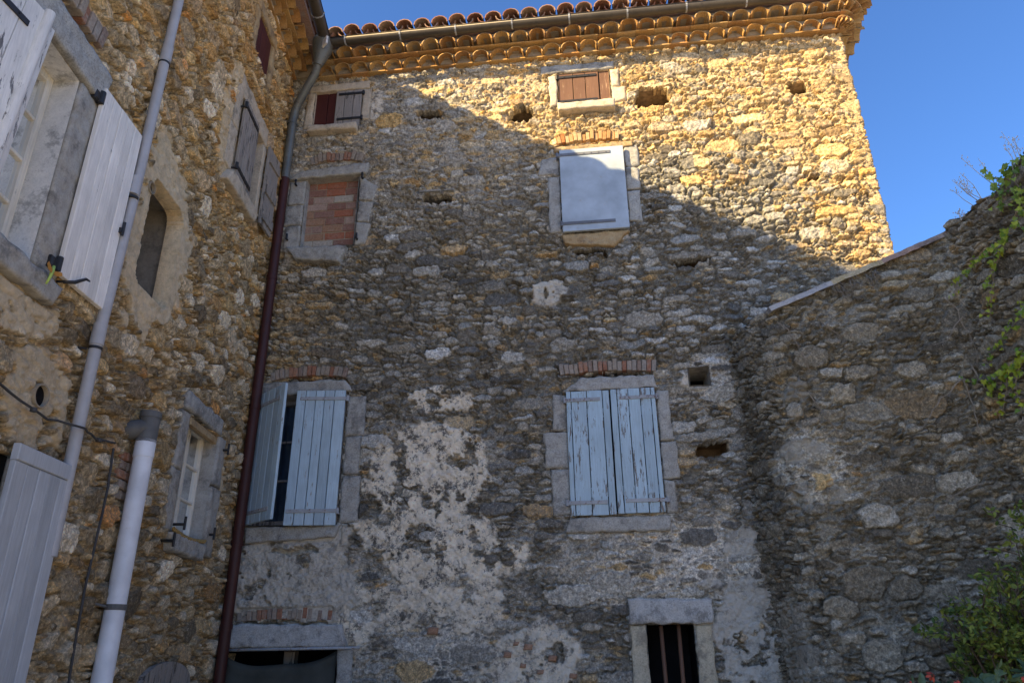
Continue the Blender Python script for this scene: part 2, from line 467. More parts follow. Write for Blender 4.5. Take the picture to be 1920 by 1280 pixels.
def rubble(name, path, v0, v1, res, cls, relief, maskfn, mat, parent, seed, holes=(), pits=(), cuts=(), flats=(), forced=(), tilt=0.06, topfn=None, asp=(0.22, 0.54), smooth_m=0.08, loc=None):
    """path: [(u, x, y)...] along the foot; outward side is to the right of increasing u when right=True.
       Returns the wall as one mesh whose stones stand out of the joints."""
    rng = np.random.default_rng(seed)
    pu = np.array([q[0] for q in path]); px = np.array([q[1] for q in path]); py = np.array([q[2] for q in path])
    uu = np.arange(pu[0], pu[-1], res)
    vv = np.arange(v0, v1 + res * .5, res)
    W, H = len(uu), len(vv)
    X = np.interp(uu, pu, px); Y = np.interp(uu, pu, py)
    k = max(3, int(smooth_m / res) | 1)
    ker = np.ones(k) / k
    pad = k
    Xe = np.concatenate([X[0] + (np.arange(-pad, 0)) * (X[1] - X[0]), X, X[-1] + (np.arange(1, pad + 1)) * (X[-1] - X[-2])])
    Ye = np.concatenate([Y[0] + (np.arange(-pad, 0)) * (Y[1] - Y[0]), Y, Y[-1] + (np.arange(1, pad + 1)) * (Y[-1] - Y[-2])])
    X = np.convolve(Xe, ker, 'same')[pad:-pad]; Y = np.convolve(Ye, ker, 'same')[pad:-pad]
    tx, ty = np.gradient(X), np.gradient(Y)
    ln = np.hypot(tx, ty); tx /= ln; ty /= ln
    nx, ny = ty, -tx
    U, V = np.meshgrid(uu, vv)
    U = U.astype(np.float32); V = V.astype(np.float32)
    sh = (H, W)
    wu = fbm(sh, .10 / res, rng, 3, .6) * .016 + fbm(sh, .028 / res, rng, 2) * .007
    wv = fbm(sh, .12 / res, rng, 3, .6) * .013 + fbm(sh, .028 / res, rng, 2) * .006 + vnoise(sh, .5 / res, .9 / res, rng) * .03
    SU, SV = U + wu, V + wv
    # pack stones from large to small
    ores = 0.016
    oh, ow = int((v1 - v0) / ores) + 2, int((uu[-1] - uu[0]) / ores) + 2
    occ = np.zeros((oh, ow), bool)
    st = []
    def place(cu, cv, a, b, th, force=False, **kw):
        i0, i1 = max(0, int((cv - b - v0) / ores)), min(oh, int((cv + b - v0) / ores) + 2)
        j0, j1 = max(0, int((cu - a - uu[0]) / ores)), min(ow, int((cu + a - uu[0]) / ores) + 2)
        if i1 <= i0 or j1 <= j0: return
        ys = (np.arange(i0, i1) * ores + v0 - cv)[:, None]; xs = (np.arange(j0, j1) * ores + uu[0] - cu)[None]
        e = np.abs(xs / a) ** 2.6 + np.abs(ys / b) ** 2.6 < .80
        if not force and (occ[i0:i1, j0:j1] & e).any(): return
        occ[i0:i1, j0:j1] |= e
        st.append((cu, cv, a, b, th, kw))
    for q in forced: place(q[0], q[1], q[2], q[3], q[4] if len(q) > 4 else 0.0, True, **(q[5] if len(q) > 5 else {}))
    area = (uu[-1] - uu[0]) * (v1 - v0)
    for a0, cover, tries in cls:
        n = int(area * cover / (a0 * a0 * 1.4) * tries)
        cu = rng.uniform(uu[0], uu[-1], n); cv = rng.uniform(v0, v1, n)
        aa = a0 * rng.uniform(.75, 1.35, n); bb = aa * rng.uniform(asp[0], asp[1], n); th = rng.normal(0, tilt, n)
        for i in range(n): place(cu[i], cv[i], aa[i], bb[i], th[i])
    n = len(st)
    F1 = np.full(sh, 9.0, np.float32); F2 = np.full(sh, 9.0, np.float32); ID = np.full(sh, -1, np.int32)
    for i, (cu, cv, a, b, th, kw) in enumerate(st):
        e = a * 1.75 + .03; g = b * 1.75 + a * abs(math.sin(th)) + .03
        i0, i1 = max(0, int((cv - g - v0) / res)), min(H, int((cv + g - v0) / res) + 2)
        j0, j1 = max(0, int((cu - e - uu[0]) / res)), min(W, int((cu + e - uu[0]) / res) + 2)
        if i1 <= i0 or j1 <= j0: continue
        sl = np.s_[i0:i1, j0:j1]
        dx = SU[sl] - cu; dy = SV[sl] - cv
        c, s = math.cos(th), math.sin(th)
        q = np.sqrt(np.sqrt(((dx * c + dy * s) / a) ** 4 * .6 + ((dy * c - dx * s) / b) ** 4 * .6) * .6 + (((dx * c + dy * s) / a) ** 2 + ((dy * c - dx * s) / b) ** 2) * .45)
        q = (q - 1.0) * b * 1.15
        f1, f2, d = F1[sl], F2[sl], ID[sl]
        m = q < f1
        f2[:] = np.where(m, f1, np.minimum(f2, q)); f1[m] = q[m]; d[m] = i
    arr = np.array([(s[0], s[1], s[2], s[3]) for s in st], np.float32)
    idc = np.maximum(ID, 0)
    b_ = arr[idc, 3]; a_ = arr[idc, 2]
    r = [rng.uniform(0, 1, n).astype(np.float32) for _ in range(6)]
    ss_key = [s[5] for s in st]
    for i, kw in enumerate(ss_key):
        if 'r1' in kw: r[0][i] = kw['r1']
        if 'r2' in kw: r[1][i] = kw['r2']
    edge = np.minimum((F2 - F1) * .5, .045 - F1)
    edge = np.where(ID < 0, -1, edge)
    M = maskfn(U, V, rng, sh, arr, idc, r, ss_key)
    jn = .0018 + M.get('jw', .002) + .0035 * fbm(sh, .3 / res, rng, 2)
    sm = ss(jn, jn + .0065, edge)
    rel = relief * M.get('rel', 1.0)
    dome = np.clip(-F1 / b_, -.4, 1)
    lx = (U - arr[idc, 0]) / a_; ly = (V - arr[idc, 1]) / b_
    hgt = rel * (.30 + .70 * r[2][idc]) * (.93 + .12 * dome) + (lx * (r[3][idc] - .5) * .030 + ly * (r[4][idc] - .35) * .034) * np.minimum(b_ / .045, 1.3)
    rough = np.abs(fbm(sh, .10 / res, rng, 3)) * -.013 + .006 + fbm(sh, .022 / res, rng, 2) * .0042
    mort = fbm(sh, .05 / res, rng, 3) * .005 + rel * M.get('flush', 0.0) - (.016 + .03 * ss(-.1, .5, fbm(sh, .16 / res, rng, 2))) * (1 - .8 * M.get('point', 0.0))
    d = mort * (1 - sm) + np.maximum(hgt, mort) * sm + rough
    d = d * M.get('damp', 1.0)
    d = d + vnoise(sh, .9 / res, 1.3 / res, rng) * .018 * M.get('wave', 1.0)
    pla = M['plaster']
    prough = fbm(sh, .045 / res, rng, 3, .7) * .0055 + fbm(sh, .4 / res, rng, 3) * .009
    d = d * (1 - pla) + pla * (relief * .62 + prough * M.get('prough', 1.0))
    dark, och, aux = M['dark'], M['ochre'], M.get('aux', np.zeros(sh, np.float32))
    for (a0, a1, b0, b1) in flats:
        m = ss(a0 - .02, a0 - .002, U) * ss(a1 + .02, a1 + .002, U) * ss(b0 - .02, b0 - .002, V) * ss(b1 + .02, b1 + .002, V)
        d = d * (1 - m) + np.minimum(d, .0) * m
    for (cu, cv, ru, rv, dep) in pits:
        q = np.power(np.abs((SU - cu + (SU - U) * 1.2) / ru) ** 3.2 + np.abs((SV - cv + (SV - V) * 1.2) / rv) ** 3.2, 1 / 3.2)
        m = ss(1.05, .95, q)
        d = d * (1 - m) - dep * m * (.85 + .15 * r[2][idc])
        dark = dark * (1 - m)
    # mesh
    vx = X[None] + nx[None] * d; vy = Y[None] + ny[None] * d; vz = V + 0 * d
    if topfn is not None:
        vz = np.minimum(vz, topfn(U))
    keep = np.ones((H - 1, W - 1), bool)
    uc = (U[:-1, :-1] + U[1:, 1:]) * .5; vc = (V[:-1, :-1] + V[1:, 1:]) * .5
    for (a0, a1, b0, b1) in holes:
        keep &= ~((uc > a0) & (uc < a1) & (vc > b0) & (vc < b1))
    for cu, cv, ru, rv, wb in cuts:
        ex = 8.0 if wb == .12 else 3.4
        q = np.abs((U - cu + (SU - U) * wb) / ru) ** ex + np.abs((V - cv + (SV - V) * wb) / rv) ** ex
        keep &= q[:-1, :-1] > 1
    if topfn is not None:
        keep &= (V[:-1, :-1] < topfn(uc))
    idx = np.arange(H * W, dtype=np.int32).reshape(H, W)
    quads = np.stack([idx[:-1, :-1], idx[:-1, 1:], idx[1:, 1:], idx[1:, :-1]], -1)[keep]
    # give every opening a thickness: a skirt running back from its rim
    P3 = np.stack([vx, vy, vz], -1).reshape(-1, 3)
    e = np.concatenate([quads[:, [0, 1]], quads[:, [1, 2]], quads[:, [2, 3]], quads[:, [3, 0]]])
    kk = np.sort(e, 1); kk = kk[:, 0].astype(np.int64) * (H * W) + kk[:, 1]
    _, first, cnt = np.unique(kk, return_index=True, return_counts=True)
    be = e[first[cnt == 1]]
    bi, bj = be // W, be % W
    inner = ((bi > 0) & (bi < H - 1) & (bj > 0) & (bj < W - 1)).all(1)
    be = be[inner]
    rim = np.unique(be)
    rmap = np.full(H * W, -1, np.int64); rmap[rim] = np.arange(len(rim)) + H * W
    back = np.stack([(X[None] - nx[None] * .11 + 0 * d), (Y[None] - ny[None] * .11 + 0 * d), vz], -1).reshape(-1, 3)[rim]
    P3 = np.concatenate([P3, back])
    quads = np.concatenate([quads, np.stack([be[:, 1], be[:, 0], rmap[be[:, 0]], rmap[be[:, 1]]], -1)])
    src_ = np.concatenate([np.arange(H * W), rim])
    used = np.zeros(len(P3), bool); used[quads.ravel()] = True
    remap = np.cumsum(used) - 1
    quads = remap[quads].astype(np.int32)
    me = bpy.data.meshes.new(name)
    o = bpy.data.objects.new(name, me)
    COL.objects.link(o)
    if loc is not None: o.location = loc
    if parent is not None: o.parent = parent
    og = origin_of(o)
    co = (P3[used] - np.array([og.x, og.y, og.z])).astype(np.float32)
    nv, nq = len(co), len(quads)
    me.vertices.add(nv); me.vertices.foreach_set('co', co.ravel())
    me.loops.add(nq * 4); me.loops.foreach_set('vertex_index', quads.ravel())
    me.polygons.add(nq); me.polygons.foreach_set('loop_start', np.arange(0, nq * 4, 4, dtype=np.int32))
    me.update(calc_edges=True)
    me.polygons.foreach_set('use_smooth', np.ones(nq, bool))
    z = np.zeros(sh, np.float32)
    for an, ch in (('stone', (r[0][idc], r[1][idc], sm, M.get('point', z) + z)), ('weather', (dark, och, pla, aux))):
        at = me.attributes.new(an, 'FLOAT_COLOR', 'POINT')
        at.data.foreach_set('color', np.clip(np.stack([c + z for c in ch], -1).reshape(-1, 4)[src_][used], 0, 1).astype(np.float32).ravel())
    me.materials.append(mat)
    return o


# ------------------------------------------------------------------ helpers: dressed stone, shutters, arches
def slab(mb, fr, quad, n0, n1, rough=0.005, res=0.022, seed=0, wob=0.006):
    """a block of dressed stone: four corners (u,v) counter-clockwise from lower left, from depth n0 to face n1, worn edges"""
    a, b, c, d = [Vector((q[0], q[1])) for q in quad]
    nu = max(4, int(max((b - a).length, (c - d).length) / res)); nv = max(4, int(max((d - a).length, (c - b).length) / res))
    vs, fs = [], []
    def P(i, j):
        s, t = i / nu, j / nv
        q = (a * (1 - s) + b * s) * (1 - t) + (d * (1 - s) + c * s) * t
        return q
    ctr = (a + b + c + d) / 4
    for j in range(nv + 1):
        for i in range(nu + 1):
            q = P(i, j)
            be = i in (0, nu) or j in (0, nv)
            ns = Vector((q.x * 9 + seed * 3.1, q.y * 9, seed * 1.7))
            off = Vector((mnoise.noise(ns), mnoise.noise(ns + Vector((5, 9, 2))))) * wob
            n = n1 + mnoise.noise(ns * 2.3) * rough + mnoise.noise(ns * .8) * rough
            if be:
                q = q + (ctr - q).normalized() * .005 + off * 1.6
                n -= .007
            vs.append(fr(q.x, q.y, n))
    w = nu + 1
    for j in range(nv):
        for i in range(nu):
            fs.append((j * w + i, j * w + i + 1, (j + 1) * w + i + 1, (j + 1) * w + i))
    ring = [i for i in range(w)] + [j * w + nu for j in range(1, nv + 1)] + [nv * w + i for i in range(nu - 1, -1, -1)] + [j * w for j in range(nv - 1, 0, -1)]
    m = len(vs)
    for k in ring:
        j, i = divmod(k, w)
        q = P(i, j)
        ns = Vector((q.x * 9 + seed * 3.1, q.y * 9, seed * 1.7))
        off = Vector((mnoise.noise(ns), mnoise.noise(ns + Vector((5, 9, 2))))) * wob
        q = q + off * 1.6
        vs.append(fr(q.x, q.y, n1 - .025)); vs.append(fr(q.x, q.y, n0))
    L = len(ring)
    for k in range(L):
        k2 = (k + 1) % L
        fs.append((ring[k], m + 2 * k, m + 2 * k2, ring[k2]))
        fs.append((m + 2 * k, m + 2 * k + 1, m + 2 * k2 + 1, m + 2 * k2))
    mb.add(vs, fs)


def stones(parent, fr, name, mat, quads, n0=-.25, n1=.024, rough=.009, wob=.012, label=None):
    for q in quads:
        mb = MB()
        slab(mb, fr, q[:4], n0, q[4] if len(q) > 4 else n1, rough, seed=random.random() * 9, wob=wob)
        mb.build(name, mat, parent, smooth=True, label=label)


def rect(u0, u1, v0, v1, n=None):
    q = [(u0, v0), (u1, v0), (u1, v1), (u0, v1)]
    return q + [n] if n is not None else q


def plank_leaf(parent, name, fr, w, h, n, mat, t=0.03, gap=0.008, widths=None, rail=0, label=None, jit=.002, skew=0.0):
    """vertical boards side by side in a leaf's own frame, lower hinge corner at (0,0)"""
    mb = MB()
    ws = widths or [1.0 + random.uniform(-.12, .12) for _ in range(n)]
    tot = sum(ws)
    u = 0.0
    h0 = h - rail
    for x in ws:
        du = x / tot * w
        o = random.uniform(-jit, jit)
        e0, e1 = random.uniform(-jit, jit), random.uniform(-jit, jit)
        mb.box(fr, u + gap / 2, u + du - gap / 2, e0, h0 + e1, 0, t + o, .004)
        u += du
    for k in (.18, .82):
        mb.box(fr, .03, w - .03, h0 * k - .05, h0 * k + .05, -.016, -.001, .003)
    if rail:
        mb.box(fr, 0, w, h0 + .003, h, -.002, t + .006, .005)
    return mb.build(name, mat, parent, label=label)


def strap(leaf, fr, u0, u1, v, n, mat, hinge='l', w=0.04, rivets=4, pin=True):
    mb = MB()
    mb.box(fr, u0, u1, v - w / 2, v + w / 2, n, n + .009, .002)
    for k in range(rivets):
        u = u0 + (u1 - u0) * (k + .6) / (rivets + .2)
        mb.tube([fr(u, v, n + .006), fr(u, v, n + .016)], .008, 6)
    if pin:
        ue = u0 if hinge == 'l' else u1
        mb.tube([fr(ue, v - w * .8, n + .002), fr(ue, v + w * .8, n + .002)], .018, 8)
        mb.tube([fr(ue, v - w * .55, n + .002), fr(ue + (-.012 if hinge == 'l' else .012), v - w * .55, -.1)], .012, 6)
    return mb.build('strap_hinge', mat, leaf)


def brick_arch(parent, fr, u0, u1, vb, vt, rise, n, mat, proud=.045, label=None, back=-.15):
    """a flat relieving arch of bricks on edge, bottom springing at vb"""
    mb = MB()
    ctr = (u0 + u1) / 2
    half = (u1 - u0) / 2
    R = (half * half + rise * rise) / (2 * rise)
    a_max = math.asin(half / R)
    cv = vb + rise - R
    hb = vt - vb - rise
    for k in range(n):
        a = -a_max + 2 * a_max * (k + .5) / n
        da = a_max / n * random.uniform(.84, .94)
        p = proud + random.uniform(-.018, .012)
        h2 = hb * random.uniform(.86, 1.08)
        r0 = R + random.uniform(-.008, .008)
        f2 = []
        for nn, sh in ((back, 0), (p - .006, 0), (p, .005)):
            for (aa, rr) in ((a - da, r0 + sh), (a + da, r0 + sh), (a + da, r0 + h2 - sh), (a - da, r0 + h2 - sh)):
                s2 = aa + (sh / R if aa < a else -sh / R)
                f2.append(fr(ctr + math.sin(s2) * rr, cv + math.cos(s2) * rr, nn))
        fs = [(3, 2, 1, 0), (8, 9, 10, 11)]
        for q in (0, 4):
            for j in range(4): fs.append((q + j, q + (j + 1) % 4, q + 4 + (j + 1) % 4, q + 4 + j))
        mb.add(f2, fs)
    return mb.build('relieving_arch', mat, parent, label=label)


def recess(parent, fr, u0, u1, v0, v1, depth, mat, back=None, name='reveal', front=0.02):
    mb = MB()
    u0 += .013; u1 -= .013; v0 += .013; v1 -= .013
    P = lambda u, v, n: fr(u, v, n)
    vs = [P(u0, v0, front), P(u1, v0, front), P(u1, v1, front), P(u0, v1, front), P(u0, v0, -depth), P(u1, v0, -depth), P(u1, v1, -depth), P(u0, v1, -depth)]
    fs = [(0, 1, 5, 4), (1, 2, 6, 5), (2, 3, 7, 6), (3, 0, 4, 7)]
    if back is None: fs.append((4, 5, 6, 7))
    mb.add(vs, fs)
    o = mb.build(name, mat, parent)
    if back is not None:
        m2 = MB(); m2.add(vs[4:], [(0, 1, 2, 3)])
        m2.build('dark_interior', back, parent)
    return o


def casement(parent, fr, u0, u1, v0, v1, n, cols, rows, mat, fw=.055, cur=None, mullion=True):
    w = MB()
    w.box(fr, u0, u0 + fw, v0, v1, n - .05, n, .006); w.box(fr, u1 - fw, u1, v0, v1, n - .05, n, .006)
    w.box(fr, u0 + fw, u1 - fw, v0, v0 + fw, n - .05, n - .002, .006); w.box(fr, u0 + fw, u1 - fw, v1 - fw, v1, n - .05, n - .002, .006)
    o = w.build('window', mat, parent)
    bars = MB()
    for k in range(1, cols):
        u = u0 + fw + (u1 - u0 - 2 * fw) * k / cols
        b = .024 if (cols == 2 and mullion) else .012
        bars.box(fr, u - b, u + b, v0 + fw, v1 - fw, n - .045, n - .004, .005)
    for k in range(1, rows):
        v = v0 + fw + (v1 - v0 - 2 * fw) * k / rows
        bars.box(fr, u0 + fw, u1 - fw, v - .012, v + .012, n - .04, n - .008, .004)
    if bars.v: bars.build('glazing_bars', mat, o)
    g = MB(); g.add([fr(u0 + fw, v0 + fw, n - .03), fr(u1 - fw, v0 + fw, n - .03), fr(u1 - fw, v1 - fw, n - .03), fr(u0 + fw, v1 - fw, n - .03)], [(0, 1, 2, 3)])
    g.build('pane', MT['glass'], o)
    if cur:
        c = MB(); vs = []; k = 48
        for i in range(k + 1):
            u = u0 + (u1 - u0) * i / k
            nn = n - .12 + .022 * math.sin(i * 1.15) + .012 * math.sin(i * .47 + 1)
            vs += [fr(u, v0, nn), fr(u, v1, nn)]
        c.add(vs, [(2 * i, 2 * i + 2, 2 * i + 3, 2 * i + 1) for i in range(k)])
        c.build('curtain', MT[cur], o, smooth=True)
    return o
MT.update(
    cope_blue=stone_material("bluish_coping_tile", (0.30, 0.32, 0.36), (0.44, 0.44, 0.43), 0.3),
    cope_ochre=stone_material("ochre_coping_tile", (0.34, 0.28, 0.15), (0.48, 0.43, 0.32), 0.4),
    cope_red=stone_material("red_coping_tile", (0.26, 0.18, 0.15), (0.36, 0.27, 0.23), 0.4),
    cope_dark=stone_material("dark_lichened_coping_tile", (0.17, 0.12, 0.11), (0.33, 0.29, 0.26), 0.6),
    green_paint=plain("green_paint", (0.40, 0.55, 0.12), 0.5), orange_paint=plain("orange_paint", (0.45, 0.22, 0.05), 0.5),
)


# ================================================================== THE GROUND
g = MB()
g.add([(-400, -400, 0), (400, -400, 0), (400, 400, 0), (-400, 400, 0)], [(0, 1, 2, 3)])
tag(g.build('ground', MT['soil']), kind='structure')

# ================================================================== FRAMES OF THE WALLS
_c8, _s8 = math.cos(rad(8)), math.sin(rad(8))
MF = Fr((0, 0, 0), (1, 0, 0), (0, -1, 0))                       # facade facing the camera: u = x
LF = Fr((-4.02, 0, 0), (-_s8, _c8, 0), (_c8, _s8, 0))           # left house: u runs into the corner (u = 0)
GF = Fr((0, -.8, 0), (1, 0, 0), (0, -1, 0))                     # garden wall, front face
RES = 0.0085

main_house = thing('stone_house', 'tall rubble stone house with two pale blue shuttered windows, half in sun, facing the courtyard', 'house', (-0.2, 0.3, 0))
left_house = thing('stone_house', 'ochre brown rubble stone house along the left side, in shade with white shutters', 'house', (-4.5, -3.0, 0))
garden_wall = thing('garden_wall', 'dark rubble stone wall on the right with sloping tile coping under the blue sky', 'wall', (3.0, -.6, 0))

# ------------------------------------------------------------------ facade openings and dressed stone (metres)
W_A = (-3.66, -2.96, 8.41, 9.06)
W_B = (-0.19, 0.53, 8.41, 9.01)
W_C = (-3.64, -2.90, 6.48, 7.56)
W_E = (-3.90, -2.83, 2.94, 4.48)
W_F = (-0.23, 0.73, 2.97, 4.31)
W_G = (1.13, 1.38, 4.34, 4.58)
W_H = (0.45, 0.92, -.1, 1.865)
W_I = (-4.02, -2.71, -.1, 1.68)
SUR = {
    'lintel_pale': ('lintel', 'pale_stone', [rect(-3.76, -2.86, 9.065, 9.19)]),
    'jamb_pale': ('jamb', 'pale_stone', [rect(-3.78, -3.665, 8.43, 9.05), rect(-2.955, -2.83, 8.5, 9.05, .02), rect(-.31, -.195, 8.44, 8.98), rect(.54, .73, 8.44, 8.70), rect(.54, .66, 8.71, 9.0)]),
    'sill_pale': ('sill', 'pale_stone', [rect(-3.68, -2.99, 8.30, 8.405, .12), rect(-.2, .57, 8.285, 8.405, .13)]),
    'lintel_b': ('lintel', 'grey_stone', [rect(-.42, .6, 9.02, 9.15)]),
    'jamb_c': ('jamb', 'grey_stone', [rect(-3.86, -3.645, 6.49, 6.84), rect(-3.90, -3.645, 6.85, 7.16), rect(-3.87, -3.645, 7.17, 7.54),
                                      [(-2.895, 7.17), (-2.70, 7.15), (-2.64, 7.36), (-2.895, 7.56)], [(-2.895, 6.84), (-2.74, 6.83), (-2.69, 7.12), (-2.895, 7.15)], [(-2.895, 6.48), (-2.77, 6.5), (-2.69, 6.80), (-2.895, 6.82)]]),
    'lintel_c': ('lintel', 'grey_stone', [[(-3.88, 7.555), (-2.82, 7.575), (-2.77, 7.74), (-3.72, 7.68), .06]]),
    'sill_c': ('sill', 'grey_stone', [[(-3.66, 6.30), (-3.06, 6.22), (-2.98, 6.45), (-3.79, 6.48), .09]]),
    'jamb_d': ('jamb', 'grey_stone', [[(-.5, 7.35), (-.215, 7.32), (-.215, 7.6), (-.45, 7.58)], rect(-.37, -.215, 6.46, 7.30), rect(.63, .82, 7.38, 7.70), rect(.63, .80, 7.02, 7.36), rect(.63, .79, 6.55, 7.0)]),
    'lintel_d': ('lintel', 'ochre_stone', [rect(-.27, .76, 7.675, 7.75, .045)]),
    'sill_d': ('sill', 'ochre_stone', [[(-.18, 6.27), (.42, 6.2), (.62, 6.41), (-.22, 6.41), .05]]),
    'lintel_e': ('lintel', 'grey_stone', [[(-3.96, 4.49), (-2.78, 4.49), (-2.86, 4.64), (-3.9, 4.65)]]),
    'jamb_e': ('jamb', 'grey_stone', [rect(-2.815, -2.60, 3.95, 4.42), rect(-2.815, -2.63, 3.49, 3.935), rect(-2.815, -2.60, 2.96, 3.475), rect(-4.1, -3.9, 2.94, 4.48)]),
    'sill_e': ('sill', 'grey_stone', [[(-3.85, 2.76), (-2.85, 2.8), (-2.78, 2.93), (-3.9, 2.93), .05]]),
    'lintel_f': ('lintel', 'grey_stone', [[(-.30, 4.345), (.77, 4.345), (.75, 4.49), (-.06, 4.505), .055]]),
    'jamb_f': ('jamb', 'grey_stone', [rect(-.41, -.245, 3.90, 4.32), rect(-.52, -.245, 3.48, 3.885), rect(-.45, -.245, 2.97, 3.465), rect(.755, .90, 3.74, 4.32), rect(.755, .93, 3.32, 3.725), rect(.755, .87, 2.96, 3.305)]),
    'sill_f': ('sill', 'grey_stone', [[(-.32, 2.78), (.78, 2.77), (.8, 2.93), (-.26, 2.93), .05]]),
    'lintel_h': ('lintel', 'blue_stone', [[(.28, 1.87), (1.11, 1.865), (1.12, 2.09), (.29, 2.11), .06]]),
    'post_h': ('jamb', 'beige_post', [rect(.285, .45, 0, 1.86), rect(.925, 1.09, 0, 1.855)]),
    'lintel_i': ('lintel', 'blue_stone', [[(-4.05, 1.70), (-2.62, 1.69), (-2.68, 1.91), (-4.05, 1.93), .07]]),
    'jamb_i': ('jamb', 'grey_stone', [rect(-2.71, -2.55, 1.18, 1.68), rect(-2.71, -2.5, .5, 1.165), rect(-2.71, -2.57, 0, .49)]),
}
flats = [(min(p[0] for p in q[:4]), max(p[0] for p in q[:4]), min(p[1] for p in q[:4]), max(p[1] for p in q[:4])) for _, _, qs in SUR.values() for q in qs] + [(-.26, .78, 2.9, 4.36), (-.25, .66, 6.4, 7.7)]
ARCH = [(-3.60, -2.88, 7.79, 7.97), (-.22, .58, 7.80, 7.95), (-3.78, -2.86, 4.68, 4.83), (-.31, .78, 4.56, 4.71), (-3.85, -2.81, 1.955, 2.08)]
flats += ARCH
CUTS = [(-1.98, 8.49, .19, .085), (-.68, 8.40, .17, .125), (1.06, 8.44, .24, .125), (2.94, 8.36, .13, .105), (-1.83, 7.13, .19, .075),
        (1.30, 5.92, .195, .055), (1.29, 3.65, .17, .08), (2.87, 7.05, .135, .028), (.12, 6.175, .22, .035), (.24, 4.535, .40, .026), (-3.3, 4.668, .36, .016)]
PITS = [(-3.3, 1.945, .5, .016, .1), (-3.35, 6.23, .16, .03, .1), (-.5, 2.2, .1, .02, .06), (-3.3, 2.70, .26, .035, .09), (2.0, 7.05, .09, .015, .1), (.6, 5.55, .12, .014, .1), (-.9, 6.9, .1, .014, .1), (-1.2, 4.65, .1, .03, .1)]
FORCE = [(-1.76, 4.93, .175, .085, .12, dict(r1=1.0, bare=1)), (-1.98, 8.63, .26, .055), (1.06, 8.63, .33, .05, -.03), (-.68, 8.585, .2, .05), (-1.83, 7.235, .26, .03), (1.30, 6.01, .34, .05),
         (1.25, 3.80, .36, .06, .05), (-2.55, 8.42, .19, .11, 0, dict(r2=.3, och=1)), (-1.75, 8.27, .16, .10), (2.25, 7.99, .22, .09, 0, dict(r2=.75, och=1)), (-2.2, 8.72, .15, .09, 0, dict(r1=.9)),
         (1.9, 7.6, .2, .09, 0, dict(r2=.55, och=1)), (3.2, 7.4, .2, .1, 0, dict(r2=.5, och=1)), (2.7, 7.55, .22, .07), (1.45, 7.1, .14, .08, 0, dict(r2=.95, och=1)), (3.1, 6.5, .22, .09, 0, dict(r2=.2, och=1)), (-2.1, 6.55, .2, .07), (-2.15, 6.4, .22, .055, .1),
         (-1.05, 3.05, .2, .08), (1.75, 4.0, .2, .09), (.7, 5.2, .22, .09), (-1.0, 5.55, .22, .08), (-1.95, 6.05, .18, .07, 0, dict(r1=.8)), (-.3, 2.15, .3, .10, -.1), (.15, 2.25, .22, .11, -.12), (-1.9, 1.7, .25, .08), (-1.3, 1.6, .24, .09), (-1.9, 1.45, .2, .1)]


def blobs(U, V, sh, rng, lst, res, wig=.55, soft=.10):
    nz = fbm(sh, .42 / res, rng, 5, .62)
    p = np.zeros(sh, np.float32); ax = np.zeros(sh, np.float32)
    for cu, cv, ru, rv, aux, k in lst:
        e = ell(U, V, cu, cv, ru, rv) + wig * nz * .7
        m = ss(1 + soft, 1 - soft, e) * k
        ax = np.where(m > p, aux, ax)
        p = np.maximum(p, m)
    p = p * (1 - .97 * ss(.50, .60, fbm(sh, .2 / res, rng, 4, .6)))
    return p, ax.astype(np.float32)


def key(keys, idc, name, dflt=0.0):
    a = np.array([k.get(name, dflt) for k in keys], np.float32)
    return a[idc]


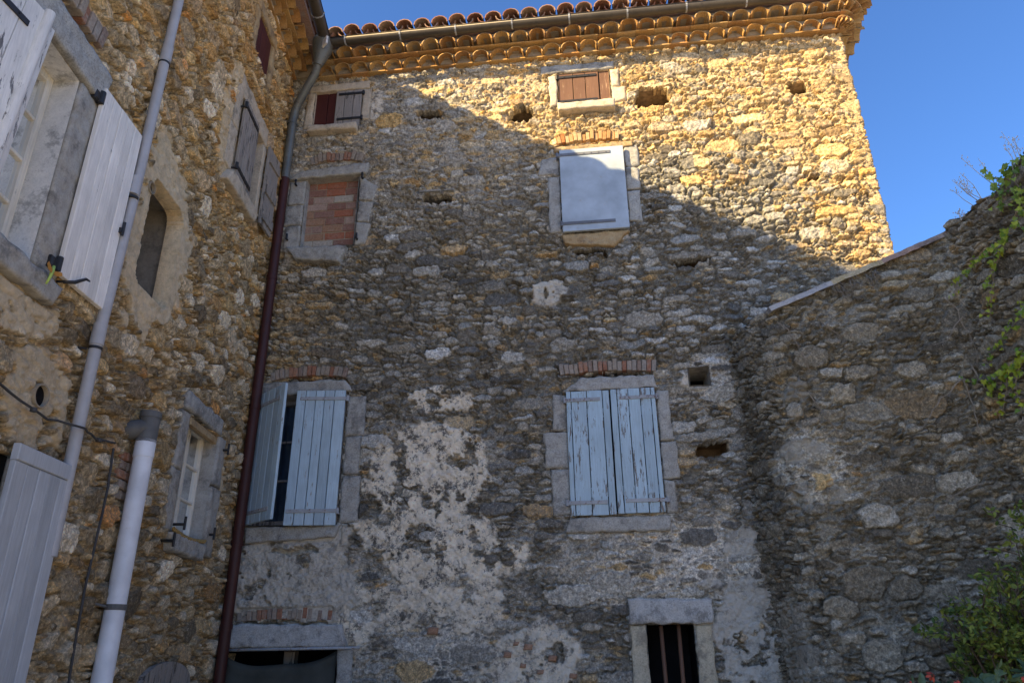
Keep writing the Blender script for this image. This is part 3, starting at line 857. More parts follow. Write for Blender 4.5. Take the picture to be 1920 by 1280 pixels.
def main_mask(U, V, rng, sh, arr, idc, r, keys):
    n1 = fbm(sh, .9 / RES, rng, 4); n2 = fbm(sh, .3 / RES, rng, 4)
    d = .02 + .84 * ss(7.7, 5.9, V + .45 * n1 + .25 * U * 0)
    d *= 1 - .75 * ss(2.2, 3.0, U) * ss(5.3, 6.1, V)  # crust thinned over the sunlit right end: sun put into the colour
    d *= 1 - .50 * ss(-2.5, -3.8, U) * ss(4.4, 5.2, V)
    d *= 1 - .40 * ss(2.9, 2.3, V + .2 * n1)
    d *= 1 - .65 * ss(1.25, .8, ell(U, V, .75, 2.5, 1.1, .5))
    d = np.clip(d + .16 * n2, 0, .95) * (.55 + .6 * r[5][idc])
    d *= 1 - key(keys, idc, 'bare')
    oa = .03 + (.16 + .6 * ss(-2.4, -.3, U)) * ss(7.0, 8.1, V + .3 * n1 + .35 * (U > 1.5)) + .38 * ss(-2.6, -3.6, U) * ss(7.2, 6.2, V) * ss(3.9, 4.8, V)  # ochre mainly where the sun falls, light put into the colour; also corner stones
    oa += .55 * ss(2.2, 3.0, U) * ss(5.4, 6.0, V)  # more ochre on the sunlit right end, again light in the colour
    och = np.where(r[4][idc] < oa, .55 + .45 * r[3][idc], .25 * oa)
    och = np.maximum(och, key(keys, idc, 'och'))
    och = np.where(r[5][idc] > .972, .9, och)
    p, ax = blobs(U, V, sh, rng, [(-1.65, 4.32, .50, .15, 0, 1), (-1.8, 3.55, .66, .48, 0, 1), (-1.75, 2.65, .85, .42, 0, .95), (-3.2, 2.45, .75, .45, .75, 1), (-2.35, 2.1, .45, .3, 0, .8), (-1.25, 2.05, .32, .28, .2, 1),
                                  (1.47, 1.6, .42, .62, .9, 1), (-.72, 1.40, .52, .44, .3, .9), (-.42, 5.66, .22, .2, .5, .9), (-2.75, 8.72, .13, .3, .2, .9), (1.25, 4.44, .19, .19, .35, .8),
                                  (-3.85, 3.6, .12, .8, .7, .8), (-3.75, 7.0, .2, .6, .7, .55), (1.55, 2.6, .2, .14, .8, .8)], RES)
    pt = .7 * ss(1.2, .6, ell(U, V, .8, 2.5, 1.1, .5) + .4 * n2) + .8 * ss(1.3, .7, ell(U, V, 1.4, 4.45, .3, .3)) + .55 * ss(1.3, .7, ell(U, V, -2.3, 1.7, 1.6, .8) + .3 * n2) + .35 * ss(.1, .5, n2) * ss(5, 4, V) + .30 * ss(6.5, 7.6, V + .3 * n1) * ss(.3, -1.2, U)
    pt = np.clip(pt, 0, 1)
    return dict(dark=d * (1 - .3 * pt), ochre=och, plaster=p, aux=ax, point=pt, flush=.12 + .5 * pt + .28 * ss(7.2, 8.2, V), rel=1.0 - .2 * pt, wave=.6, damp=.35 + .65 * ss(0, .3, np.abs(U - 3.67)), prough=1.7)


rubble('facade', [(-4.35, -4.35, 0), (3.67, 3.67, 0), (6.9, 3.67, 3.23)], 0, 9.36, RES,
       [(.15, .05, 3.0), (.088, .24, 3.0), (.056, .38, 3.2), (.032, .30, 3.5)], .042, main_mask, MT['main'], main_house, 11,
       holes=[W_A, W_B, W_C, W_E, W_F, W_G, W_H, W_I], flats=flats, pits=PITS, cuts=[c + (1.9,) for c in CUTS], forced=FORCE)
for cu, cv, ru, rv in CUTS:
    m = MB()
    a, b, q = ru * 1.12 + .03, rv * 1.12 + .03, -.03
    P = [MF(cu - a, cv - b, q), MF(cu + a, cv - b, q), MF(cu + a, cv + b, q), MF(cu - a, cv + b, q), MF(cu - a * .8, cv - b * .8, -.48), MF(cu + a * .8, cv - b * .8, -.48), MF(cu + a * .8, cv + b * .8, -.48), MF(cu - a * .8, cv + b * .8, -.48)]
    m.add(P, [(0, 1, 5, 4), (1, 2, 6, 5), (2, 3, 7, 6), (3, 0, 4, 7), (4, 5, 6, 7)])
    m.build('putlog_hole', MT['hole_stone'], main_house)
for u0, u1, v0, v1 in ((-1.74, -1.60, 7.20, 7.22), (-2.06, -1.78, 7.205, 7.225)):
    m = MB(); m.box(MF, u0, u1, v0, v1, -.25, .05, .004, .004)
    m.build('slate_lintel', MT['grey_stone'], main_house)
for nm, mt, qs in SUR.values():
    stones(main_house, MF, nm, MT[mt], qs)
for u, v, w in ((-.95, 1.60, .045), (-.86, 1.70, .035), (-.74, 1.67, .05), (-.79, 1.50, .035), (-.62, 1.44, .04), (-.50, 1.56, .05), (-1.72, 1.83, .06), (-.30, 1.40, .04)):
    stones(main_house, MF, 'brick_fragment', MT['brick'], [[(u - w, v - w * .5), (u + w * .8, v - w * .6), (u + w, v + w * .5), (u - w * .7, v + w * .7)]], -.1, .055, .004, .006)
brick_arch(main_house, MF, *ARCH[0][:2], 7.79, 7.97, .05, 13, MT['arch_brick'])
brick_arch(main_house, MF, *ARCH[1][:2], 7.80, 7.95, .025, 15, MT['orange_brick'])
brick_arch(main_house, MF, *ARCH[2][:2], 4.66, 4.83, .05, 17, MT['arch_brick'])
brick_arch(main_house, MF, *ARCH[3][:2], 4.545, 4.71, .035, 20, MT['arch_brick'])
brick_arch(main_house, MF, *ARCH[4][:2], 1.955, 2.08, .02, 19, MT['arch_brick'], proud=.015)

# attic window on the left: dark red board and a grey shutter
recess(main_house, MF, *W_A, .12, MT['pale_stone'], MT['dark'])
plank_leaf(main_house, 'shutter', Fr(MF(-3.655, 8.415, -.05), MF.U, MF.N), .37, .64, 2, MT['red_wood'], label='dark red wooden shutter board')
f = Fr(MF(-3.345, 8.41, -.01), MF.U, MF.N)
s_ = plank_leaf(main_house, 'shutter', f, .38, .64, 3, MT['grey_wood'], label='weathered grey plank shutter with black strap hinges')
strap(s_, f, .04, .40, .57, .032, MT['iron'], 'r'); strap(s_, f, .04, .40, .13, .032, MT['iron'], 'r')
# attic window in the sun
recess(main_house, MF, *W_B, .12, MT['pale_stone'], MT['dark'])
f = Fr(MF(-.185, 8.415, -.02), MF.U, MF.N)
s_ = plank_leaf(main_house, 'shutter', f, .56, .59, 3, MT['brown_wood'], label='sunlit brown plank shutter with strap hinges')
strap(s_, f, -.01, .53, .52, .032, MT['iron'], 'l', rivets=3); strap(s_, f, -.01, .53, .10, .032, MT['iron'], 'l', rivets=3)
plank_leaf(main_house, 'shutter', Fr(MF(.38, 8.415, -.035), MF.U, MF.N), .147, .59, 1, MT['brown_wood'])
# window walled up with bricks
recess(main_house, MF, *W_C, .22, MT['grey_stone'], MT['dark'])
bk = MB()
v = W_C[2] + .004
row = 0
while v < W_C[3] - .01:
    h = .055 if row == 0 else min(.114, W_C[3] - v)
    u = W_C[0] + .003 - (row % 2) * .14 - random.uniform(0, .05)
    while u < W_C[1]:
        w = random.choice([.28, .28, .27, .14])
        a, b = max(u, W_C[0] + .003), min(u + w, W_C[1] - .003)
        if b - a > .03:
            bk.box(MF, a + .005, b - .005, v + .005, v + h - .005, -.2, -.085 + random.uniform(-.006, .006), .006, .0015)
        u += w
    v += h
    row += 1
bi = bk.build('brick_infill', MT['brick'], main_house)
mo = MB(); mo.box(MF, W_C[0] + .002, W_C[1] - .002, W_C[2] + .002, W_C[3] - .002, -.21, -.094)
mo.build('mortar', MT['cement'], bi)
for (u, v) in ((-3.77, 7.47), (-3.80, 6.62), (-2.85, 7.50), (-2.86, 6.56)):
    m = MB()
    m.tube([MF(u, v, -.02), MF(u, v, .075)], .014, 6); m.tube([MF(u, v - .01, .07), MF(u, v + .07, .07)], .014, 6)
    m.build('hinge_pin', MT['iron'], main_house)
# board shutter, blue grey
f = Fr(MF(-.205, 6.425, .055), MF.U, MF.N)
m = MB(); m.box(f, 0, .825, 0, 1.235, 0, .035, .004)
s_ = m.build('shutter', MT['panel_paint'], main_house, label='smooth blue grey board shutter with long strap hinges')
strap(s_, f, -.03, .655, 1.15, .036, MT['grey_iron'], 'l', .042, 7); strap(s_, f, -.01, .66, .11, .036, MT['grey_iron'], 'l', .042, 7)
# blue shutters ajar
recess(main_house, MF, *W_E, .32, MT['cement_grey'], MT['dark'])
casement(main_house, MF, -3.9, -2.83, 2.97, 4.46, -.14, 2, 3, MT['grey_wood'], cur='curtain')
f = MF.turned(-3.865, 2.955, .045, rad(37))
s_ = plank_leaf(main_house, 'shutter', f, .575, 1.53, 5, MT['blue_paint2'], label='pale blue plank shutter swung half open')
strap(s_, f, -.02, .50, 1.37, .031, MT['pale_iron'], 'l', rivets=5); strap(s_, f, -.02, .50, .12, .031, MT['pale_iron'], 'l', rivets=5)
a = rad(7)
f = MF.turned(-2.83 - .575 * math.cos(a), 2.925, .05 + .575 * math.sin(a), -a)
s_ = plank_leaf(main_house, 'shutter', f, .575, 1.555, 5, MT['blue_paint2'], label='pale blue plank shutter, nearly shut, with rusty straps')
strap(s_, f, .05, .60, 1.455, .031, MT['pale_iron'], 'r', rivets=5); strap(s_, f, .02, .585, .155, .031, MT['pale_iron'], 'r', rivets=6)
# blue shutters shut
recess(main_house, MF, *W_F, .14, MT['cement_grey'], MT['dark'])
f = Fr(MF(-.255, 2.945, .045), MF.U, MF.N)
s_ = plank_leaf(main_house, 'shutter', f, .488, 1.385, 4, MT['blue_paint'], widths=[.32, 1, 1, .45], jit=.004, label='flaking pale blue plank shutter, left leaf, shut')
strap(s_, f, -.015, .385, 1.285, .031, MT['pale_iron'], 'l', rivets=5); strap(s_, f, -.03, .40, .135, .031, MT['pale_iron'], 'l', rivets=4)
f = Fr(MF(.243, 2.955, .047), MF.U, MF.N)
s_ = plank_leaf(main_house, 'shutter', f, .50, 1.38, 5, MT['blue_paint'], widths=[.5, .85, .9, .8, .35], jit=.004, label='flaking pale blue plank shutter, right leaf, shut')
strap(s_, f, .095, .515, 1.275, .031, MT['pale_iron'], 'r', rivets=5); strap(s_, f, .09, .535, .13, .031, MT['pale_iron'], 'r', rivets=4)
# square vent
recess(main_house, MF, *W_G, .45, MT['cement_grey'], MT['dark'], front=.03)
# barred opening
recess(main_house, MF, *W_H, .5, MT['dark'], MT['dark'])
for u, t in ((.60, .02), (.775, -.02)):
    m = MB(); m.tube([MF(u, 0, -.07), MF(u + t * .3, .9, -.07), MF(u, 1.87, -.07)], .021, 8)
    m.build('window_bar', MT['brown_wood'], main_house, smooth=True)
# wide opening low on the left
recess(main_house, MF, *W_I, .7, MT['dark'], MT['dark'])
m = MB(); m.box(MF, -3.42, -3.30, 0, 1.66, -.42, -.3, .01)
m.build('door_post', MT['grey_wood'], main_house)
m = MB(); m.tube([MF(-4.0, 1.675, .085), MF(-3.3, 1.68, .085), MF(-2.46, 1.685, .085)], .014, 8)
cr = m.build('curtain_rod', MT['pale_iron'], main_house, smooth=True)

# ------------------------------------------------------------------ eaves of tiles
def arch_tile(mb, fr, u, v, n0, n1, r, t=.014, ang=0.0, seg=8, taper=.93, drop=0.0):
    """half round tile, hollow side down, running out from the wall"""
    f2 = fr.turned(u, v, 0, ang)
    vs, fs = [], []
    for k in range(seg + 1):
        w = math.pi * k / seg
        for n, q, dd in ((n0, taper, 0), (n1, 1.0, drop)):
            vs.append(f2(math.cos(w) * r * q, math.sin(w) * r * q * .95 - dd, n))
            vs.append(f2(math.cos(w) * (r - t) * q, math.sin(w) * (r - t) * q * .95 - dd, n))
    for k in range(seg):
        a, b = 4 * k, 4 * k + 4
        fs += [(a, b, b + 2, a + 2), (a + 1, a + 3, b + 3, b + 1), (a + 2, b + 2, b + 3, a + 3), (a, a + 1, b + 1, b)]
    fs += [(0, 2, 3, 1), (4 * seg, 4 * seg + 1, 4 * seg + 3, 4 * seg + 2)]
    mb.add(vs, fs)


def eaves(parent, fr, u0, u1, z0, corner=False, pitch=.25):
    tiles = MB(); fill = MB(); flats_ = []
    for k, (pf, pr, dz) in enumerate(((.075, .165, 0), (.21, .305, .16))):
        z = z0 + dz
        flat = MB(); flats_.append(flat)
        u = u0
        while u < u1 - .02:
            w = min(.25 + random.uniform(-.01, .01), u1 - u)
            flat.box(fr, u + .002, u + w - .002, z + random.uniform(0, .005), z + .028, -.05, pf + random.uniform(-.01, .008), .004)
            u += w
        u = u0 + pitch / 2 + (k * .06)
        while u < u1 - pitch * .3:
            arch_tile(tiles, fr, u + random.uniform(-.008, .008), z + .03 + random.uniform(0, .010), pr - .32, pr + random.uniform(-.018, .018), pitch / 2 - .004 - random.uniform(0, .010), ang=random.uniform(-.07, .07))
            R_ = pitch / 2 - .006
            vs = []
            for w in range(9):
                an = math.pi * w / 8
                vs += [fr(u + math.cos(an) * R_, z + .03 + math.sin(an) * R_ * .92, pr - .045), fr(u + math.cos(an) * (pitch / 2 + .001) if w in (0, 8) else u + math.cos(an) * R_, z + .152, pr - .045)]
            fill.add(vs, [(2 * w, 2 * w + 1, 2 * w + 3, 2 * w + 2) for w in range(8)])
            u += pitch
        fill.box(fr, u0, u1, z + .03, z + .145, -.05, pf - .10)
        fill.box(fr, u0, u1, z + .118, z + .158, -.05, pf + .015)
        if corner:
            for q in range(5):
                an = rad(9 + 18 * q)
                cf = Fr(fr(u1, 0, 0), fr.U, fr.N).turned(0, 0, 0, 0)
                d = fr.N * math.cos(an) + fr.U * math.sin(an)
                s2 = fr.U * math.cos(an) - fr.N * math.sin(an)
                arch_tile(tiles, Fr(fr(u1 - .02, z + .03, 0), s2, d), 0, 0, pr - .2, pr + .02, pitch / 2 - .012, taper=.5)
                a0, a1 = rad(18 * q), rad(18 * q + 18)
                pts = [fr(u1 - .03, z, 0)] + [fr(u1 - .03, z, 0) + (fr.N * math.cos(x) + fr.U * math.sin(x)) * (pf + .02) for x in (a0, a1)]
                up = Vector((0, 0, .028))
                flat.add([p for p in pts] + [p + up for p in pts], [(0, 2, 1), (3, 4, 5), (1, 2, 5, 4), (0, 1, 4, 3), (0, 3, 5, 2)])
                pts = [fr(u1 - .03, z + .03, 0)] + [fr(u1 - .03, z + .03, 0) + (fr.N * math.cos(x) + fr.U * math.sin(x)) * (pf - .01) for x in (a0, a1)]
                up = Vector((0, 0, .125))
                fill.add([p for p in pts] + [p + up for p in pts], [(0, 2, 1), (3, 4, 5), (1, 2, 5, 4), (0, 1, 4, 3), (0, 3, 5, 2)])
    c = fill.build('eaves_cornice', MT['cement'], parent)
    tiles.build('cornice_tiles', MT['terracotta'], c, smooth=True, angle=50)
    for flat in flats_: flat.build('flat_tile_course', MT['terracotta'], c)
    return c


def tile_roof(parent, fr, u0, u1, n_e, z_e, depth, pitch=.25, slope=rad(17), rows=4, skip=None):
    """canal tiles: deck plus channel and cover tiles in the rows next to the eave"""
    up = Vector(fr.V) * math.sin(slope) - fr.N * math.cos(slope)
    nn = Vector(fr.V) * math.cos(slope) + fr.N * math.sin(slope)
    o = fr(0, z_e, n_e)
    dk = MB()
    P = lambda u, a, b: o + fr.U * u + up * a + nn * b
    vs = [P(u, a, b) for b in (-.03, 0.0) for a in (.05, depth) for u in (u0, u1)]
    dk.add(vs, [(0, 2, 3, 1), (4, 5, 7, 6), (0, 1, 5, 4), (2, 6, 7, 3), (0, 4, 6, 2), (1, 3, 7, 5)])
    tl = MB()
    L = .42
    seg = 6
    n = int((u1 - u0) / pitch)
    for i in range(n + 1):
        u = u0 + pitch * i
        for r in range(rows if rows * L < depth else int(depth / L)):
            for kind in (0, 1):
                uc = u + (pitch / 2 if kind else 0)
                if uc > u1: continue
                a0 = r * L + (.03 if kind == 0 else -.03) + random.uniform(-.02, .02); a1 = a0 + L + .05
                vs, fs = [], []
                sg = 1 if kind else -1
                ra, rb = (.118, .098) if kind else (.098, .112)
                h0 = (.055 + .015) if kind else .10
                for k in range(seg + 1):
                    w = math.pi * (k / seg)
                    for a, rr, lift in ((a0, ra, .03), (a1, rb, 0)):
                        vs.append(P(uc + math.cos(w) * rr, a, h0 + sg * math.sin(w) * rr * .8 + lift * .5))
                        vs.append(P(uc + math.cos(w) * (rr - .014), a, h0 + sg * math.sin(w) * (rr - .014) * .8 + lift * .5))
                for k in range(seg):
                    a, b = 4 * k, 4 * k + 4
                    fs += [(a, b, b + 2, a + 2), (a + 1, a + 3, b + 3, b + 1), (a + 2, b + 2, b + 3, a + 3), (a, a + 1, b + 1, b)]
                tl.add(vs, fs)
    d = dk.build('roof', MT['red_tile'], parent)
    tl.build('roof_tiles', MT['red_tile'], d, smooth=True, angle=50)
    return d


def gutter(parent, fr, u0, u1, n, z, r=.078, mat='brown_zinc', pitch=.78, first=.3):
    m = MB(); vs, fs = [], []
    prof = [(math.cos(a) * r, -math.sin(a) * r) for a in [math.pi * k / 10 for k in range(11)]]
    prof = [(prof[0][0] + .012, .006), (prof[0][0] + .006, .014)] + prof
    for u in (u0, u1):
        for q in prof: vs.append(fr(u, z + q[1], n + q[0]))
    k = len(prof)
    for i in range(k - 1): fs.append((i, i + 1, k + i + 1, k + i))
    fs.append(tuple(range(2, k))); fs.append(tuple(range(k + 2, 2 * k)))
    m.add(vs, fs)
    o = m.build('gutter', MT[mat], parent, smooth=True, angle=60)
    sol = o.modifiers.new('thickness', 'SOLIDIFY'); sol.thickness = .004
    u = u0 + first
    while u < u1 - .05:
        b = MB(); pts = [fr(u, z + .012, n + r + .016)] + [fr(u, z - math.sin(a) * (r + .006), n + math.cos(a) * (r + .006)) for a in [math.pi * k / 9 for k in range(10)]]
        for p, q in zip(pts, pts[1:]):
            w = fr.U * .011
            b.add([p - w, p + w, q + w, q - w], [(0, 1, 2, 3)])
        bo = b.build('gutter_bracket', MT['pale_iron'], o)
        bs = bo.modifiers.new('thickness', 'SOLIDIFY'); bs.thickness = .005
        u += pitch
    return o


eaves(main_house, MF, -3.62, 3.66, 9.285, corner=True)
SF = Fr((3.67, 0, 0), (0, 1, 0), (1, 0, 0))
eaves(main_house, SF, .10, 3.1, 9.285)
m = MB(); m.box(MF, -4.3, 3.62, 9.33, 9.61, -.6, .055); m.box(SF, .02, 3.2, 9.33, 9.61, -.6, .055)
m.build('eaves_backing', MT['cement'], main_house)
tile_roof(main_house, MF, -3.9, 3.95, .43, 9.615, 4.6)
gutter(main_house, MF, -3.40, 2.92, .465, 9.535, r=.066)
m = MB(); m.box(MF, -4.3, 3.5, 0, 9.45, -4.4, -.75)
m.build('rear_walls', MT['cement'], main_house)
# verge tiles hanging past the right hand corner
vt = MB()
for q in range(7):
    an = rad(5 + 15 * q)
    d = MF.N * math.cos(an) + MF.U * math.sin(an)
    s2 = MF.U * math.cos(an) - MF.N * math.sin(an)
    arch_tile(vt, Fr(MF(3.62, 9.615, 0), s2, d), 0, random.uniform(-.01, .01), .0, .46 + random.uniform(-.03, .03), .115, taper=.5)
for k in range(12):
    arch_tile(vt, SF, .16 + k * .25, 9.615 + random.uniform(-.01, .01), .0, .44 + random.uniform(-.03, .03), .115)
vt.build('verge_tiles', MT['terracotta'], main_house, smooth=True, angle=50)

# ================================================================== LEFT HOUSE
J = (-5.42, -4.40, 3.86, 5.30)
NI = (-3.30, -2.56, 4.32, 5.43)
MW = (-1.70, -.85, 6.50, 7.55)
TW = (-1.60, -1.07, 8.32, 8.95)
LO = (-1.70, -.95, 2.64, 3.73)
PO = (-5.3, -4.13, .9, 2.72)
LSUR = {
    'a': ('lintel', 'grey_stone', [[(-5.5, 5.31), (-4.17, 5.31), (-4.10, 5.58), (-5.5, 5.58), .06]]),
    'b': ('jamb', 'cement_grey', [rect(-4.395, -4.13, 3.87, 5.30, .035), rect(-5.6, -5.43, 3.87, 5.30, .03)]),
    'c': ('sill', 'cement_grey', [[(-5.5, 3.67), (-4.16, 3.69), (-4.1, 3.84), (-5.5, 3.85), .08]]),
    'g': ('jamb', 'pale_stone', [rect(-1.93, -1.705, 6.50, 7.05), rect(-1.90, -1.705, 7.06, 7.6), rect(-.845, -.72, 6.5, 7.55)]),
    'h': ('lintel', 'pale_stone', [rect(-1.82, -.74, 7.56, 7.82)]),
    'i': ('sill', 'pale_stone', [[(-1.9, 6.28), (-.95, 6.33), (-.85, 6.49), (-1.78, 6.49), .09]]),
    'j': ('lintel', 'ochre_stone', [rect(-1.75, -.95, 8.96, 9.12, .04)]),
    'k': ('jamb', 'ochre_stone', [rect(-1.74, -1.61, 8.3, 8.95, .04), rect(-1.06, -.94, 8.3, 8.95, .04)]),
    'l': ('lintel', 'grey_stone', [rect(-1.86, -.90, 3.75, 3.92, .05)]),
    'm': ('jamb', 'cement_grey', [rect(-1.87, -1.705, 3.2, 3.74, .03), rect(-1.90, -1.705, 2.64, 3.19, .03), rect(-.945, -.74, 3.22, 3.74, .05), rect(-.945, -.70, 2.52, 3.21, .05)]),
    'n': ('sill', 'grey_stone', [[(-1.74, 2.47), (-1.02, 2.47), (-.98, 2.62), (-1.84, 2.63), .09]]),
    'o': ('jamb', 'cement_grey', [rect(-4.125, -4.0, .9, 2.7, .03)]),
}
lflats = [(min(p[0] for p in q[:4]), max(p[0] for p in q[:4]), min(p[1] for p in q[:4]), max(p[1] for p in q[:4])) for _, _, qs in LSUR.values() for q in qs] + [(-5.45, -4.28, 5.68, 5.92), (-1.9, -.76, 0, 1.55), (-2.85, -2.62, 2.72, 3.12)]
LRES = 0.009


def left_mask(U, V, rng, sh, arr, idc, r, keys):
    n1 = fbm(sh, .9 / LRES, rng, 4); n2 = fbm(sh, .3 / LRES, rng, 4)
    d = .02 + .76 * ss(5.4, 2.6, V + .4 * n1)
    d = np.clip(d + .14 * n2, 0, .9) * (.5 + .65 * r[5][idc])
    oa = .14 + .42 * ss(4.2, 7.4, V + .5 * n1)
    och = np.where(r[4][idc] < oa, .5 + .5 * r[3][idc], .3 * oa)
    p, ax = blobs(U, V, sh, rng, [(-2.92, 4.88, .58, .76, .1, 1), (-4.0, 3.1, .35, .30, .5, .85), (-1.85, 7.1, .3, .65, .1, .9), (-.85, 3.2, .22, .6, .6, .8), (-4.9, 3.6, .8, .22, .4, .9)], LRES, .35)
    q = (np.abs(U + 2.91) / .45) ** 6 + (np.abs(V - 4.87) / .63) ** 6 + .35 * n2
    p = np.maximum(p, ss(1.15, .85, q))
    return dict(dark=d, ochre=och, plaster=p * .9, aux=ax, point=.12 + .4 * ss(.1, .6, n2), flush=.14 + .2 * n1, rel=1.0, wave=1.3, jw=.006, prough=.6)


def lp(u): return (u, LF(u, 0).x, LF(u, 0).y)
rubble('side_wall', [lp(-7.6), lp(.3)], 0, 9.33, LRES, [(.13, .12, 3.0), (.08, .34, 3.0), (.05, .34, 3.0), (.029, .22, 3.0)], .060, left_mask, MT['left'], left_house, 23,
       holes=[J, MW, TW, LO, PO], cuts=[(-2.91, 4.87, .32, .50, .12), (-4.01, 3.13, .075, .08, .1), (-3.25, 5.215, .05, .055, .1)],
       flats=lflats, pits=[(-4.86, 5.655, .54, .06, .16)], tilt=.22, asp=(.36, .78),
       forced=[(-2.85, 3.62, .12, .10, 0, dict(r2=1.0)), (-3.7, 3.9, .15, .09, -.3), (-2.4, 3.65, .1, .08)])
for nm, mt, qs in LSUR.values():
    stones(left_house, LF, nm, MT[mt], qs)
brick_arch(left_house, LF, -5.45, -4.30, 5.68, 5.90, .05, 17, MT['arch_brick'], proud=.035)
for u, v, r in ((-4.01, 3.13, .078), (-3.25, 5.215, .054)):
    m = MB(); vs = []
    for k in range(20):
        a = 2 * math.pi * k / 20
        c_, s2 = math.cos(a), math.sin(a)
        vs += [LF(u + c_ * r, v + s2 * r, -.12), LF(u + c_ * r, v + s2 * r, .05), LF(u + c_ * (r - .01), v + s2 * (r - .01), .05), LF(u + c_ * (r - .01), v + s2 * (r - .01), .02)]
    m.add(vs, [(4 * k + j, 4 * k + j + 1, 4 * ((k + 1) % 20) + j + 1, 4 * ((k + 1) % 20) + j) for k in range(20) for j in range(3)])
    o = m.build('vent_pipe', MT['cement'], left_house, smooth=True, angle=40)
    m = MB(); m.add([LF(u + math.cos(2 * math.pi * k / 20) * (r - .01), v + math.sin(2 * math.pi * k / 20) * (r - .01), .02) for k in range(20)], [tuple(range(20))])
    m.build('dark_interior', MT['dark'], o)  # near-black disc painted in for the shade inside the pipe
# window with white shutters
recess(left_house, LF, *J, .30, MT['whitewash'], MT['dark'])
casement(left_house, LF, J[0], J[1] - .015, J[2] + .01, J[3] - .01, -.15, 2, 4, MT['frame_paint'], .06, 'lace')
f = LF.turned(-4.20, 3.90, .05, rad(2))
s_ = plank_leaf(left_house, 'shutter', f, .545, 1.52, 5, MT['white_paint'], .035, .005, label='chipped white plank shutter folded back beside the pipe')
m = MB(); m.box(f, .51, .55, .62, .66, .03, .055, .004); m.tube([f(.525, .60, .06), f(.525, .71, .06)], .011, 6)
m.build('latch', MT['iron'], s_)
for v in (1.42, .06):
    m = MB(); m.box(f, -.075, -.005, v - .045, v + .035, -.05, .02, .012); m.tube([f(-.01, v - .05, .02), f(-.01, v + .05, .02)], .022, 8)
    m.build('hinge', MT['iron'], s_)
m = MB(); m.tube([f(.08, -.02, -.03), f(.13, .0, .06), f(.2, .06, .085), f(.25, .07, .08)], [.012, .013, .01, .006], 6)
m.build('shutter_stay', MT['iron'], left_house, smooth=True)
f = LF.turned(-5.50, 3.88, .05, rad(9))
f.V = (f.V + f.U * .10 - f.N * .05).normalized(); f.O = f.O - f.U * .12
s_ = plank_leaf(left_house, 'shutter', f, .52, 1.46, 3, MT['old_white'], .03, .005, label='weathered white shutter half closed over the window')
strap(s_, f, -.01, .42, 1.25, .031, MT['iron'], 'l', .045, 3); strap(s_, f, -.01, .42, .2, .031, MT['iron'], 'l', .045, 3)
m = MB(); m.tube([f(.525, -.005, .03), f(.525, .75, .03), f(.525, 1.475, .03)], .034, 14)
m.build('cover_strip', MT['old_white'], s_, smooth=True, angle=50)
m = MB(); m.box(f, .555, .65, .0, 1.46, -.05, -.02, .005)
m.build('edge_board', MT['old_white'], s_)
# niche
recess(left_house, LF, NI[0] - .03, NI[1] + .03, NI[2] - .03, NI[3] + .03, .36, MT['cement_dark'], front=-.02)
# window with grey plank shutters
recess(left_house, LF, *MW, .34, MT['pale_stone'], MT['dark'])
f = Fr(LF(-1.70, 6.45, .045), LF.U, LF.N)
s_ = plank_leaf(left_house, 'shutter', f, .49, 1.07, 4, MT['grey_wood'], label='weathered grey plank shutter, half closing its window')
strap(s_, f, -.01, .45, .97, .031, MT['iron'], 'l', .05, 3); strap(s_, f, -.01, .45, .13, .031, MT['iron'], 'l', .05, 3)
f = LF.turned(-.78, 6.44, .05, rad(5))
s_ = plank_leaf(left_house, 'shutter', f, .36, 1.12, 3, MT['grey_wood'], label='weathered grey plank shutter standing open near the corner')
for v in (.13, .5, .95):
    m = MB(); m.box(f, .02, .34, v - .06, v + .06, .028, .052, .004)
    m.build('batten', MT['grey_wood'], s_)
# attic shutter
recess(left_house, LF, *TW, .12, MT['ochre_stone'], MT['dark'])
plank_leaf(left_house, 'shutter', Fr(LF(TW[0] + .005, TW[2] + .005, -.02), LF.U, LF.N), .52, .62, 3, MT['red_wood'], label='dark brown attic shutter, shut')
# low window
recess(left_house, LF, *LO, .28, MT['cement_grey'], MT['dark'])
casement(left_house, LF, LO[0], LO[1] - .01, LO[2] + .01, LO[3] - .01, -.10, 2, 3, MT['frame_paint'], .038, 'curtain')
m = MB(); m.box(LF, LO[0] + .01, LO[1] - .02, LO[3] - .09, LO[3] - .02, -.02, .03, .006)
m.build('wooden_head', MT['ochre_stone'], left_house)
for u, v in ((-1.62, 2.72), (-.86, 2.74), (-.80, 3.62), (-1.80, 2.55)):
    m = MB(); m.tube([LF(u, v, -.02), LF(u, v, .10)], .013, 6); m.tube([LF(u, v - .05, .10), LF(u, v + .07, .10)], .012, 6)
    m.build('shutter_hook', MT['iron'], left_house)
# grey shutter at the foot
recess(left_house, LF, *PO, .3, MT['dark'], MT['dark'])
f = Fr(LF(-4.22, .85, .09), LF.U, LF.N)
s_ = plank_leaf(left_house, 'shutter', f, .605, 1.92, 5, MT['grey_paint'], .035, .006, rail=.10, label='smooth blue grey plank shutter with top rail')
